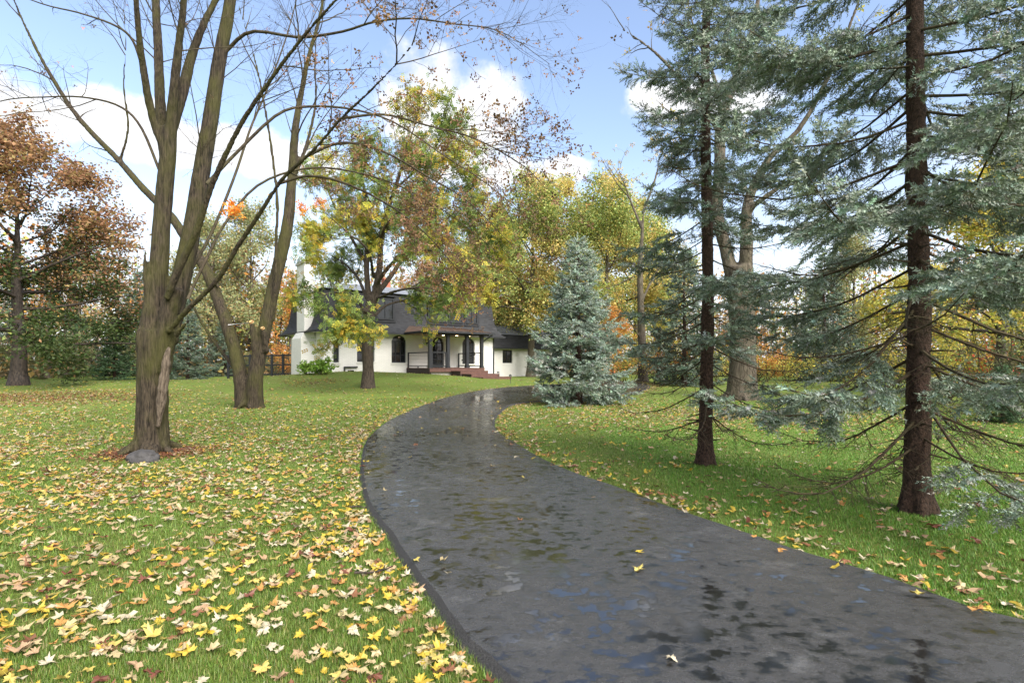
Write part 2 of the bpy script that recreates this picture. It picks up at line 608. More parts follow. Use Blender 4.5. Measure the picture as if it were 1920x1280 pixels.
def lawn_mat():
    m, nt, b = new_mat('lawn')
    v = coords(nt, 1.0)
    big = tex(nt, v, .35, 5); mid = tex(nt, v, 2.2, 6); fine = tex(nt, v, 38, 6, .7)
    c = ramp(nt, big, [(.35, (.125, .160, .036)), (.55, (.130, .190, .036)), (.7, (.180, .205, .055))])
    c = mixc(nt, N_math(nt, 'MULTIPLY', ramp(nt, mid, [(.5, (0, 0, 0)), (.72, (1, 1, 1))]), .5), c, (.15, .13, .045))
    c = mixc(nt, .75, c, ramp(nt, fine, [(.3, (.30, .30, .30)), (.68, (1.5, 1.5, 1.4))]), 'MULTIPLY')
    nt.links.new(c, b.inputs['Base Color'])
    b.inputs['Roughness'].default_value = .9; b.inputs['Specular IOR Level'].default_value = .15
    bump(nt, b, fine, .8, .04)
    return m


M['lawn'] = lawn_mat()


def asphalt_mat():
    m, nt, b = new_mat('wet_asphalt')
    v = coords(nt, 1.0)
    grit = tex(nt, v, 150, 3, .75)
    dabs = tex(nt, coords(nt, (1.0, 1.25, 1.0)), 8.5, 7, .60)
    big = tex(nt, coords(nt, (1, .6, 1)), .55, 3)
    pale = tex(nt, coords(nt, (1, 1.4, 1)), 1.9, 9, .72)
    wet = N_math(nt, 'ADD', N_math(nt, 'MULTIPLY', dabs, .72), N_math(nt, 'MULTIPLY', big, .42))
    c = ramp(nt, wet, [(.42, (.055, .054, .054)), (.57, (.045, .044, .043)), (.645, (.013, .013, .012))])
    c = mixc(nt, N_math(nt, 'MULTIPLY', ramp(nt, pale, [(.56, (0, 0, 0)), (.68, (1, 1, 1))]), .5), c, (.15, .15, .15))  # light patches in the base colour paint a whitish sheen onto the asphalt
    c = mixc(nt, .6, c, ramp(nt, grit, [(.32, (.35, .35, .35)), (.72, (1.7, 1.7, 1.7))]), 'MULTIPLY')
    nt.links.new(c, b.inputs['Base Color'])
    nt.links.new(ramp(nt, wet, [(.42, (.31,) * 3), (.55, (.25,) * 3), (.595, (.19,) * 3), (.64, (.07,) * 3)]), b.inputs['Roughness'])
    b.inputs['Specular IOR Level'].default_value = 1.0
    # the film of water fills the grit in the wet spots
    dry = ramp(nt, wet, [(.51, (1, 1, 1)), (.62, (.02,) * 3)])
    h2 = N_math(nt, 'MULTIPLY', grit, dry)
    bump(nt, b, h2, .6, .010)
    return m


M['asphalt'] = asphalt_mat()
M['asphalt_edge'] = plain('asphalt_edge', (.036, .035, .034), .7, .6, 90, bmp=.6)

# ------------------------------------------------------------------ driveway outline (traced, then laid on the ground)
left_px = [(903, 1267), (844, 1212), (796, 1135), (760, 1085), (724, 1017), (694, 977), (676, 936), (671, 895), (676, 850),
           (690, 820), (726, 791), (776, 768), (830, 748), (894, 734), (966, 726)]
right_px = [(1920, 1177), (1787, 1131), (1690, 1097), (1545, 1054), (1400, 1005), (1275, 963), (1170, 922), (1093, 895), (1025, 865), (975, 836),
            (939, 813), (930, 795), (939, 777), (971, 759)]
Lp = [hit(*p)[:2] for p in left_px]
Rp = [hit(*p)[:2] for p in right_px]
Lp = [np.array([.9, .6]), np.array([.30, 1.9])] + Lp
Rp = [np.array([6.2, 1.0]), np.array([4.6, 2.2])] + Rp
# beyond the bend the drive swings right, past the blue spruce, towards the garage
end_l = Lp[-1]; end_r = Rp[-1]
Lp += [end_l + np.array([2.4, 1.9]), end_l + np.array([4.0, 4.6]), end_l + np.array([4.4, 9.0])]
Rp += [end_r + np.array([2.4, 2.3]), end_r + np.array([5.2, 4.6]), end_r + np.array([6.9, 8.2]), end_r + np.array([7.2, 12.5])]
NL = 200


def even(pts, n):
    P = resample(np.array(pts), 900)
    s = np.concatenate([[0], np.cumsum(np.linalg.norm(np.diff(P, axis=0), axis=1))])
    q = np.linspace(0, s[-1], n)
    return np.column_stack([np.interp(q, s, P[:, k]) for k in range(P.shape[1])])


DL, DR = even(Lp, NL), even(Rp, NL)
DL = DL + rng.normal(0, .006, DL.shape); DR = DR + rng.normal(0, .006, DR.shape)
POLY = np.concatenate([DL, DR[::-1]])


def inside(x, y, poly=None):
    poly = POLY if poly is None else poly
    x = np.asarray(x); y = np.asarray(y); c = np.zeros(x.shape, bool)
    px, py = poly[:, 0], poly[:, 1]; j = len(poly) - 1
    for i in range(len(poly)):
        cond = ((py[i] > y) != (py[j] > y)) & (x < (px[j] - px[i]) * (y - py[i]) / (py[j] - py[i] + 1e-12) + px[i])
        c ^= cond; j = i
    return c


def edge_dist(x, y):
    P = np.concatenate([DL, DR]); d = np.full(len(x), 1e9)
    for q in P[::1]:
        d = np.minimum(d, (x - q[0]) ** 2 + (y - q[1]) ** 2)
    return np.sqrt(d)


# ------------------------------------------------------------------ ground
def build_ground():
    xs = np.concatenate([[-900, -400, -200, -110, -80], np.arange(-62, 62.01, .62), [80, 110, 200, 400, 900]])
    ys = np.concatenate([[-900, -300, -100, -40, -15], np.arange(-6, 62, .5), [70, 90, 130, 250, 500, 1500]])
    X, Y = np.meshgrid(xs, ys)
    V = np.column_stack([X.ravel(), Y.ravel(), ground(X, Y).ravel()])
    nx, ny = len(xs), len(ys)
    i = (np.arange(ny - 1)[:, None] * nx + np.arange(nx - 1)[None]).ravel()
    Q = np.stack([i, i + 1, i + nx + 1, i + nx], -1)
    o = link('lawn', mesh_np('lawn', V, [Q], smooth=True, mats=(M['lawn'],)))
    return tag(o, 'green lawn strewn with yellow and tan fallen maple leaves', None, None, 'structure')


LAWN = build_ground()


def build_drive():
    K = 12
    T = np.linspace(0, 1, K)
    rows = []
    for a, b in zip(DL, DR):
        w = np.linalg.norm(b - a)
        e = min(.105 / w, .2)
        # lower edge, top edge, crowned surface, top edge, lower edge
        ts = np.concatenate([[0], e + (1 - 2 * e) * T, [1]])
        p = a[None] * (1 - ts[:, None]) + b[None] * ts[:, None]
        h = np.concatenate([[-.02], .055 + .03 * (1 - (2 * T - 1) ** 2), [-.02]])
        rows.append(np.column_stack([p, ground(p[:, 0], p[:, 1]) + h]))
    V = np.concatenate(rows); k = K + 2; n = len(rows)
    i = (np.arange(n - 1)[:, None] * k + np.arange(k - 1)[None])
    Q = np.stack([i, i + 1, i + k + 1, i + k], -1)
    mi = np.zeros(Q.shape[:2], int); mi[:, 0] = 1; mi[:, -1] = 1
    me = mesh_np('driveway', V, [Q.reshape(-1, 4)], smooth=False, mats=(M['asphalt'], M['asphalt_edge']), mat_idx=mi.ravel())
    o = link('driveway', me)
    return tag(o, 'wet black asphalt driveway curving up to the house', None, None, 'structure')


build_drive()

# ------------------------------------------------------------------ house
TH = R(38)
LC = np.array([-11.3, 31.9, 0.0])
HOUSE = empty('house', tuple(LC), 'white painted brick house with black mansard roof and front porch', 'house', rz=TH)


def fac(px, py, yl=0.0):
    """pixel -> (local x, z) on the vertical plane local y = yl"""
    u, v = (px - 960) / FPX, (HOR - py) / FPX
    r = np.array([math.cos(TH), math.sin(TH)]); bk = np.array([-math.sin(TH), math.cos(TH)])
    o = LC[:2] + bk * yl
    # o + r t = D (u,1)
    A = np.array([[r[0], -u], [r[1], -1]]); t, D = np.linalg.solve(A, -o)
    return t, CAM_H + v * D


HW, HD = 12.5, 6.6
FLOOR, EAVE = 1.27, 3.47
holes = {   # x0, x1, z0, z1, arched
    'side_light': (.62, .98, 1.62, 3.25, 0), 'tall': (2.10, 3.25, 1.66, 3.36, 0),
    'arched_window': (4.42, 5.48, 1.60, 3.40, 1), 'door': (7.44, 8.36, FLOOR, 3.36, 1), 'arched_b': (9.86, 10.92, 1.52, 3.38, 1)}


def arch_z(x, x0, x1, z1):
    c = (x0 + x1) / 2; h = (x1 - x0) / 2
    return z1 - .38 * (1 - math.sqrt(max(0, 1 - ((x - c) / h) ** 2)))


def wall_panel(B, x0, x1, z0, z1, hs, y0, y1):
    X = sorted({x0, x1, *[h[0] for h in hs], *[h[1] for h in hs]})
    for a, b in zip(X[:-1], X[1:]):
        zs = [z0]
        for h in hs:
            if h[0] <= a and h[1] >= b: zs += [h[2], h[3]]
        zs.append(z1)
        for k in range(0, len(zs), 2):
            if zs[k + 1] - zs[k] > .01: B.box(a, b, y0, y1, zs[k], zs[k + 1])
    for h in hs:
        if h[4]:
            n = 10
            for k in range(n):
                xa = h[0] + (h[1] - h[0]) * k / n; xb = h[0] + (h[1] - h[0]) * (k + 1) / n
                za, zb = arch_z(xa, h[0], h[1], h[3]), arch_z(xb, h[0], h[1], h[3])
                zt = h[3] + .001
                B.quad((xa, y0, za), (xb, y0, zb), (xb, y0, zt), (xa, y0, zt))
                B.quad((xa, y0, za), (xa, y1, za), (xb, y1, zb), (xb, y0, zb))


B = Boxes()
wall_panel(B, 0, HW, .2, EAVE + .08, list(holes.values()), 0, .28)
B.box(0, .28, .283, HD, .2, EAVE + .08); B.box(HW - .28, HW, .283, HD, .2, EAVE + .08); B.box(.283, HW - .283, HD - .28, HD, .2, EAVE + .08)
B.obj('wall', M['brick'], HOUSE)
B = Boxes()
B.box(.285, HW - .285, .9, 1.0, FLOOR, EAVE)
B.obj('inner_wall', M['darkwood'], HOUSE)


def window(x0, x1, z0, z1, arched, y, nv=1, nh=1, fw=.07, sill=True, parent=HOUSE, door=False):
    F = Boxes()
    zt = z1 - (.38 if arched else 0)
    F.box(x0, x0 + fw, y, y + .09, z0, zt); F.box(x1 - fw, x1, y, y + .09, z0, zt)
    F.box(x0 + fw, x1 - fw, y, y + .09, z0, z0 + (fw if not door else .28))
    if arched:
        n = 12
        for k in range(n):
            xa = x0 + (x1 - x0) * k / n; xb = x0 + (x1 - x0) * (k + 1) / n
            za, zb = arch_z(xa, x0, x1, z1), arch_z(xb, x0, x1, z1)
            F.quad((xa, y, max(zt, za - .09)), (xb, y, max(zt, zb - .09)), (xb, y, zb), (xa, y, za))
            F.quad((xa, y, max(zt, za - .09)), (xa, y + .09, max(zt, za - .09)), (xb, y + .09, max(zt, zb - .09)), (xb, y, max(zt, zb - .09)))
        F.box(x0 + fw, x1 - fw, y + .002, y + .088, zt - .04, zt + .02)
    else:
        F.box(x0 + fw, x1 - fw, y, y + .09, z1 - fw, z1)
    name = 'door' if door else 'window'
    w = F.obj(name, M['black'], parent)
    Mu = Boxes()
    for k in range(1, nv + 1):
        c = x0 + (x1 - x0) * k / (nv + 1); Mu.box(c - .028, c + .028, y + .012, y + .075, z0 + fw, zt)
    for k in range(1, nh + 1):
        c = z0 + (zt - z0) * (.36 if nh == 1 else k / (nh + 1)); Mu.box(x0 + fw, x1 - fw, y + .016, y + .07, c - .022, c + .022)
    if Mu.n: Mu.obj('mullion', M['black'], w)
    P = Boxes(); P.box(x0 + .02, x1 - .02, y + .045, y + .055, z0 + .02, zt)
    if arched:
        n = 12
        for k in range(n):
            xa = x0 + .02 + (x1 - x0 - .04) * k / n; xb = x0 + .02 + (x1 - x0 - .04) * (k + 1) / n
            P.quad((xa, y + .05, zt), (xb, y + .05, zt), (xb, y + .05, arch_z(xb, x0, x1, z1) - .01), (xa, y + .05, arch_z(xa, x0, x1, z1) - .01))
    P.obj('pane', M['glass'], w)
    if sill:
        S = Boxes(); S.box(x0 - .06, x1 + .06, y - .20, y - .01, z0 - .075, z0 - .003); S.obj('sill', M['brick'], w)
    return w


for k, h in holes.items():
    if k == 'door':
        d = window(*h, .16, nv=1, nh=2, sill=False, door=True)
        Boxes().box(h[0] + .40, h[0] + .43, .09, .158, 2.2, 2.5).obj('handle', M['cable'], d)
    elif k == 'arched_b':
        w_ = window(*h, .14, nv=1, nh=0)
        for k2 in range(17):   # closed louvred shutters
            z = h[2] + .1 + k2 * .083
            Boxes().box(h[0] + .09, h[1] - .09, .155, .178, z, z + .06).obj('slat', M['black'], w_)
    else:
        window(*h, .14, nv=2 if k == 'arched_window' else (1 if k == 'tall' else 0), nh=1)

# mansard roof: shingle courses, each a step proud of the next
prof = np.array([(.62, 3.53), (.44, 3.68), (.26, 3.92), (.13, 4.30), (.05, 4.75), (.0, 5.25), (-.06, 5.7), (-.12, 6.12)])


def courses(x0, x1, y0, y1, prof, n, parent, mat, name='roof'):
    z = np.linspace(prof[0, 1], prof[-1, 1], n + 1); o = np.interp(z, prof[:, 1], prof[:, 0])
    Bx = Boxes()

    def ring(off, zz): return [(x0 - off, y0 - off, zz), (x1 + off, y0 - off, zz), (x1 + off, y1 + off, zz), (x0 - off, y1 + off, zz)]
    for k in range(n):
        lo = ring(o[k] + .020, z[k]); hi = ring(o[k + 1] + .002, z[k + 1]); un = ring(o[k] - .01, z[k])
        for a in range(4):
            c = (a + 1) % 4
            Bx.quad(lo[a], lo[c], hi[c], hi[a]); Bx.quad(un[a], un[c], lo[c], lo[a])
    return Bx.obj(name, mat, parent)


roof = courses(0, HW, 0, HD, prof, 21, HOUSE, M['shingle'])
B = Boxes()
x0, x1, y0, y1 = .14, HW - .14, .14, HD - .14
rz0, rz1 = 6.10, 6.98
a, b_, c, d = (x0 - .2, y0 - .2, rz0), (x1 + .2, y0 - .2, rz0), (x1 + .2, y1 + .2, rz0), (x0 - .2, y1 + .2, rz0)
e, f = (x0 + 3, HD / 2, rz1), (x1 - 3, HD / 2, rz1)
B.quad(a, b_, f, e); B.quad(c, d, e, f); B.tri(b_, c, f); B.tri(d, a, e)
B.obj('upper_roof', M['shingle_gray'], HOUSE)
B = Boxes()   # gutter and fascia round the eave
o = .66
for (p, q) in (((-o, -o), (HW + o, -o)), ((HW + o, -o), (HW + o, HD + o)), ((HW + o, HD + o), (-o, HD + o)), ((-o, HD + o), (-o, -o))):
    B.bar((p[0], p[1], 3.475), (q[0], q[1], 3.475), .11, .12)
B.obj('gutter', M['black'], HOUSE)
B = Boxes()
B.box(-.6, HW + .6, -.6, -.003, 3.46, 3.50); B.box(-.6, -.003, 0, HD, 3.46, 3.50); B.box(HW + .003, HW + .6, 0, HD, 3.46, 3.50)
B.obj('soffit', M['brick'], HOUSE)
B = Boxes(); B.bar((HW + .02, -.10, 3.42), (HW + .5, -.55, 3.46), .07, .07); B.bar((HW + .04, -.09, .6), (HW + .04, -.09, 3.42), .07, .07)
B.obj('downspout', M['black'], HOUSE)
# upper windows in their dormers
for (x0, x1, z0, z1, nv) in ((.95, 2.05, 4.35, 5.75, 1), (3.3, 4.5, 4.35, 5.75, 1), (7.1, 8.45, 4.38, 5.82, 1), (8.75, 9.75, 4.38, 5.82, 1), (10.05, 11.05, 4.38, 5.82, 1)):
    w = window(x0, x1, z0, z1, 0, -.20, nv=nv, nh=0, fw=.09, sill=False)
    B = Boxes(); B.box(x0 - .10, x0 - .002, -.17, .3, z0 - .08, z1 + .1); B.box(x1 + .002, x1 + .10, -.17, .3, z0 - .08, z1 + .1)
    B.box(x0 - .16, x1 + .16, -.26, .3, z1 + .10, z1 + .18); B.box(x0 - .13, x1 + .13, -.24, .2, z0 - .16, z0 - .085)
    B.obj('dormer_casing', M['black'], w)
# quoin blocks at the front corner
for k in range(8):
    wq = .62 if k % 2 else .42
    Boxes().box(HW - wq, HW + .028, -.028, .2 if k % 2 else .4, .72 + k * .34, .72 + k * .34 + .31).obj('quoin', M['brick'], HOUSE)
# side chimney with sloped shoulder, and the red flue behind the ridge
B = Boxes()
B.box(-.88, -.002, 1.36, 3.3, .2, 3.1)
B.V += [(-.88, 1.36, 3.1), (-.002, 1.36, 3.1), (-.002, 3.3, 3.1), (-.88, 3.3, 3.1), (-.68, 1.38, 3.55), (-.12, 1.38, 3.55), (-.12, 2.9, 3.55), (-.68, 2.9, 3.55)]
n = B.n; B.Q += [[n + i for i in q] for q in ((0, 1, 5, 4), (1, 2, 6, 5), (2, 3, 7, 6), (3, 0, 4, 7))]; B.n += 8
B.box(-.68, -.12, 1.38, 2.9, 3.55, 7.7)
ch = B.obj('chimney', M['brick'], HOUSE)
Boxes().box(-.76, -.04, 1.30, 2.98, 7.7, 7.86).obj('chimney_cap', M['concrete'], ch)
B = Boxes(); B.box(6.0, 6.5, 4.6, 5.1, 6.3, 7.75); fl = B.obj('flue', M['redbrick'], HOUSE)
Boxes().box(5.94, 6.56, 4.54, 5.16, 7.75, 7.83).obj('flue_cap', M['redbrick'], fl)
# cellar window with dark hood, near the ground
gz = 1.02
B = Boxes(); B.box(1.25, 2.1, -.12, -.003, gz + .27, gz + .36); B.box(1.25, 1.32, -.12, -.003, gz - .15, gz + .27); w = B.obj('cellar_window', M['black'], HOUSE)
Boxes().box(1.5, 1.9, -.03, -.004, gz - .1, gz + .12).obj('pane', M['glass'], w)
# outdoor tap
Boxes().box(-.12, -.002, .6, .66, 1.55, 1.61).obj('outdoor_tap', M['brick'], HOUSE)

# porch
PX0, PX1, PD = 5.5, 9.62, 3.1
deck = Boxes()
deck.box(PX0, PX1, -PD + .02, -.004, FLOOR - .14, FLOOR - .035)
deck = deck.obj('porch_deck', M['darkwood'], HOUSE)
for k in range(22):   # deck boards
    y = -PD - .02 + k * .1415
    Boxes().box(PX0 - .02, PX1 + .02, y, y + .135, FLOOR - .034, FLOOR).obj('plank', M['redwood'], deck)
Boxes().box(PX0, PX1, -PD - .005, -PD + .018, FLOOR - .24, FLOOR - .037).obj('fascia_board', M['redwood'], deck)
Boxes().box(PX0 - .022, PX0 - .002, -PD, -.004, FLOOR - .48, FLOOR - .037).obj('skirt_board', M['darkwood'], deck)
Boxes().box(PX0 + .2, PX1 - .1, -PD + .2, -PD + .4, .3, FLOOR - .145).obj('footing', M['concrete'], deck)
posts = [PX0 + .08, PX0 + 1.36, PX0 + 2.80, PX1 - .16]
for px_ in posts:
    p = Boxes(); p.box(px_ - .095, px_ + .095, -PD + .03, -PD + .22, FLOOR + .002, 3.36)
    p.box(px_ - .12, px_ + .12, -PD + .006, -PD + .245, 3.26, 3.358); p.box(px_ - .115, px_ + .115, -PD + .01, -PD + .24, FLOOR + .003, FLOOR + .12)
    p.obj('post', M['black'], HOUSE)


def railing(p, q, n_cable=8, posts=True):
    B = Boxes()
    B.bar((*p, FLOOR + .98), (*q, FLOOR + .98), .07, .07); B.bar((*p, FLOOR + .12), (*q, FLOOR + .12), .06, .06)
    for e in (p, q): B.bar((*e, FLOOR), (*e, FLOOR + 1.0), .075, .075)
    mid = ((p[0] + q[0]) / 2, (p[1] + q[1]) / 2); B.bar((*mid, FLOOR), (*mid, FLOOR + .1), .06, .06)
    r = B.obj('railing', M['black'], HOUSE)
    for k in range(n_cable):
        z = FLOOR + .21 + k * .092
        Boxes().bar((*p, z), (*q, z), .012, .012).obj('cable', M['black'], r)
    return r


railing((PX0 + .06, -.12), (PX0 + .06, -PD + .30))
railing((posts[0] + .14, -PD + .12), (posts[1] - .14, -PD + .12))
rr = railing((PX1 - .14, -.12), (PX1 - .14, -PD + .30))
B = Boxes(); B.bar((PX1 - .14, -.5, FLOOR + .5), (PX1 - .14, -2.2, FLOOR + .9), .05, .06); B.obj('brace', M['black'], rr)
# porch roof: beam, soffit, copper sheet and gutter
RX0, RX1 = 5.05, 10.1
Boxes().box(RX0 + .1, RX1 - .1, -PD + .02, -PD + .23, 3.362, 3.50).obj('porch_beam', M['black'], HOUSE)
sf = Boxes().box(RX0 + .05, RX1 - .05, -PD + .235, -.61, 3.40, 3.44).obj('porch_soffit', M['soffit'], HOUSE)
for x in (posts[0] + .5, posts[1] + .3, posts[2] - .1, posts[3] - .3):
    t = Tubes(); t.add([(x, -1.9, 3.385), (x, -1.9, 3.398)], [.075, .075], 12)
    link('downlight', t.mesh('downlight', M['lamp']), sf)
B = Boxes()
ya, yb, za, zb = -PD - .38, .0, 3.57, 4.05
ins = .55
B.quad((RX0, ya, za), (RX1, ya, za), (RX1 - ins, yb, zb), (RX0 + ins, yb, zb))
B.quad((RX0, yb, za + .0), (RX0, ya, za), (RX0 + ins, yb, zb), (RX0 + ins, yb, zb - .001))
B.quad((RX1, ya, za), (RX1, yb, za), (RX1 - ins, yb, zb - .001), (RX1 - ins, yb, zb))
B.quad((RX0, ya, za - .02), (RX0, yb, za - .02), (RX1, yb, za - .02), (RX1, ya, za - .02))
pr = B.obj('porch_roof', M['copper'], HOUSE)
for k in range(9):
    s = (k + .5) / 9
    Boxes().bar((RX0 + (RX1 - RX0) * s, ya, za + .015), (RX0 + ins + (RX1 - RX0 - 2 * ins) * s, -.05, zb + .012), .03, .03).obj('seam', M['copper'], pr)
B = Boxes(); B.bar((RX0 - .04, ya - .05, 3.51), (RX1 + .04, ya - .05, 3.51), .12, .12); B.bar((RX0 - .05, ya, 3.512), (RX0 - .05, -.7, 3.512), .1, .1); B.bar((RX1 + .05, ya, 3.512), (RX1 + .05, -.7, 3.512), .1, .1)
B.bar((RX1 - .02, ya + .1, 3.46), (PX1 + .02, -PD + .25, 3.0), .07, .07)
B.obj('porch_gutter', M['black'], HOUSE)
# lantern and house numbers on the wall
L_ = Boxes(); L_.box(6.86, 7.04, -.18, -.02, 2.86, 2.90); L_.box(6.84, 7.06, -.2, -.003, 3.15, 3.19)
for (x, y) in ((6.87, -.17), (7.02, -.17), (6.87, -.03), (7.02, -.03)): L_.box(x, x + .018, y, y + .018, 2.9, 3.15)
lt = L_.obj('wall_lantern', M['black'], HOUSE)
Boxes().box(6.9, 7.0, -.14, -.06, 2.91, 3.1).obj('pane', M['glass'], lt)
for k, z in enumerate((2.98, 2.74, 2.50)):
    Boxes().box(8.72, 8.80, -.02, -.003, z, z + .14).obj('number_plate', M['black'], HOUSE)
# broad landing steps down to the drive
st_w = 2.1
sx0 = posts[1] + .15
for k in range(5):
    zt = FLOOR - .175 * (k + 1)
    ya = -PD - .04 - 1.05 * k; yb = ya - 1.08
    x0 = sx0 + .12 * k
    B = Boxes(); B.box(x0, x0 + st_w, yb + .02, ya - .002, zt - .5, zt - .036)
    s = B.obj('step', M['darkwood'], HOUSE)
    for j in range(7):
        yy = yb + j * .152
        Boxes().box(x0 - .015, x0 + st_w + .015, yy, yy + .145, zt - .034, zt).obj('plank', M['redwood'], s)
    Boxes().box(x0, x0 + st_w, yb, yb + .018, zt - .19, zt - .037).obj('riser', M['redwood'], s)

# single-storey wing
WX0, WX1, WY0, WY1 = HW + .003, 23.5, 3.6, 9.2
wh = (16.15, 17.2, 1.58, 2.68, 0)
B = Boxes(); wall_panel(B, WX0, WX1, .2, 2.86, [wh], WY0, WY0 + .25)
B.box(WX1 - .25, WX1, WY0 + .253, WY1, .2, 2.86); B.box(WX0, WX1, WY1 + .003, WY1 + .2, .2, 2.86)
wing = B.obj('wing_wall', M['brick'], HOUSE)
window(*wh, WY0 + .1, nv=1, nh=0, sill=False)
courses(WX0 + .5, WX1, WY0, WY1, np.array([(.42, 2.84), (.2, 3.2), (-.02, 3.6), (-.15, 4.0)]), 9, HOUSE, M['shingle'], 'wing_roof')
B = Boxes()
a, b_, c, d = (WX0 + .4, WY0, 3.98), (WX1 + .1, WY0, 3.98), (WX1 + .1, WY1, 3.98), (WX0 + .4, WY1, 3.98)
e, f = (WX0 + .4, WY0 + 2.8, 4.95), (WX1 - 3.5, WY0 + 2.8, 4.95)
B.quad(a, b_, f, e); B.quad(c, d, e, f); B.tri(b_, c, f); B.tri(d, a, e)
B.obj('wing_upper_roof', M['shingle_gray'], HOUSE)
Boxes().bar((WX0, WY0 - .46, 2.82), (WX1 + .4, WY0 - .46, 2.82), .1, .11).obj('wing_gutter', M['black'], HOUSE)


def stake(px, py, label):
    p = hit(px, py)
    r = empty('path_light', tuple(p), label, 'path light', 'path lights by the porch steps')
    t = Tubes(); t.add([(0, 0, -.05), (0, 0, .42)], [.015, .012], 6); link('stake', t.mesh('stake', M['black']), r)
    t = Tubes(); t.add([(0, 0, .40), (0, 0, .44), (0, 0, .50)], [.09, .085, .02], 10); link('lamp_shade', t.mesh('lamp_shade', M['black']), r)


stake(934, 712, 'small black path light beside the upper porch steps')
stake(957, 719, 'small black path light beside the lowest porch step')

# ------------------------------------------------------------------ trees: shared pieces
def leaves_mesh(name, anchors, g, per, size, pal, mat, tmpl=(LEAF4, LEAF4F), tilt=.75, spread=.06, colfn=None, keep=None):
    A = np.concatenate(anchors) if len(anchors) else np.zeros((0, 3))
    A = np.repeat(A, per, axis=0) if isinstance(per, int) else A[g.random(len(A)) < per]
    A = A + g.normal(0, spread, A.shape)
    if keep is not None: A = A[keep(A)]
    n = len(A)
    V, F = instance(tmpl[0], tmpl[1], A, rotmats(n, g, tilt), g.uniform(size * .65, size * 1.3, n))
    c = colfn(A, g) if colfn else pick(pal, n, g)
    return mesh_np(name, V, [F], cols=np.repeat(c, len(tmpl[0]), axis=0), mats=(mat,))


def remesh_tubes(name, limbs, voxel, mat, bark_amp=.010, sc=(11, 11, 1.5), extra=None):
    T = Tubes()
    for P, r, s in limbs: T.add(P, r, s)
    me = T.mesh(name, mat)
    o = link(name, me)
    md = o.modifiers.new('r', 'REMESH'); md.mode = 'VOXEL'; md.voxel_size = voxel
    md2 = o.modifiers.new('s', 'SMOOTH'); md2.factor = .5; md2.iterations = 3
    dg = bpy.context.evaluated_depsgraph_get(); dg.update()
    ev = o.evaluated_get(dg); m2 = bpy.data.meshes.new_from_object(ev)
    bpy.data.objects.remove(o); bpy.data.meshes.remove(me)
    m2.name = name
    n = len(m2.vertices); co = np.empty(n * 3, np.float32); no = np.empty(n * 3, np.float32)
    m2.vertices.foreach_get('co', co); m2.vertices.foreach_get('normal', no)
    co = co.reshape(-1, 3); no = no.reshape(-1, 3)
    d = np.empty(n)
    for i, c in enumerate(co):
        v = Vector((c[0] * sc[0], c[1] * sc[1], c[2] * sc[2]))
        a = mnoise.noise(v); b2 = mnoise.noise(v * 2.3 + Vector((7, 3, 1)))
        d[i] = (.6 - 2.4 * abs(a)) * .8 + (.5 - 2 * abs(b2)) * .45
    amp = np.full(n, bark_amp) if not callable(bark_amp) else bark_amp(co)
    co = co + no * (d * amp)[:, None]
    if extra is not None: co = extra(co, no)
    m2.vertices.foreach_set('co', co.astype(np.float32).ravel())
    m2.polygons.foreach_set('use_smooth', np.ones(len(m2.polygons), bool))
    m2.update()
    if not m2.materials: m2.materials.append(mat)
    return m2


def roots(base, r, n, reach, g):
    out = []
    for k in range(n):
        a = 2 * math.pi * k / n + g.uniform(-.3, .3); d = np.array([math.cos(a), math.sin(a), 0])
        L = reach * g.uniform(.7, 1.25)
        P = np.array([base + d * r * .40 + [0, 0, .55], base + d * r * .78 + [0, 0, .22], base + d * (r + L * .4) + [0, 0, .06], base + d * (r + L) + [0, 0, -.10]])
        P = resample(P, 7)
        out.append((P, np.linspace(r * .40, r * .11, 7), 8))
    return out


# ---- foreground maple
def limb(pts, radii, n=22):
    """pts: (px, py, distance) -> smooth limb with radii interpolated"""
    P = resample(np.array([at(*p) for p in pts]), n)
    return P, np.interp(np.linspace(0, 1, n), np.linspace(0, 1, len(radii)), radii)


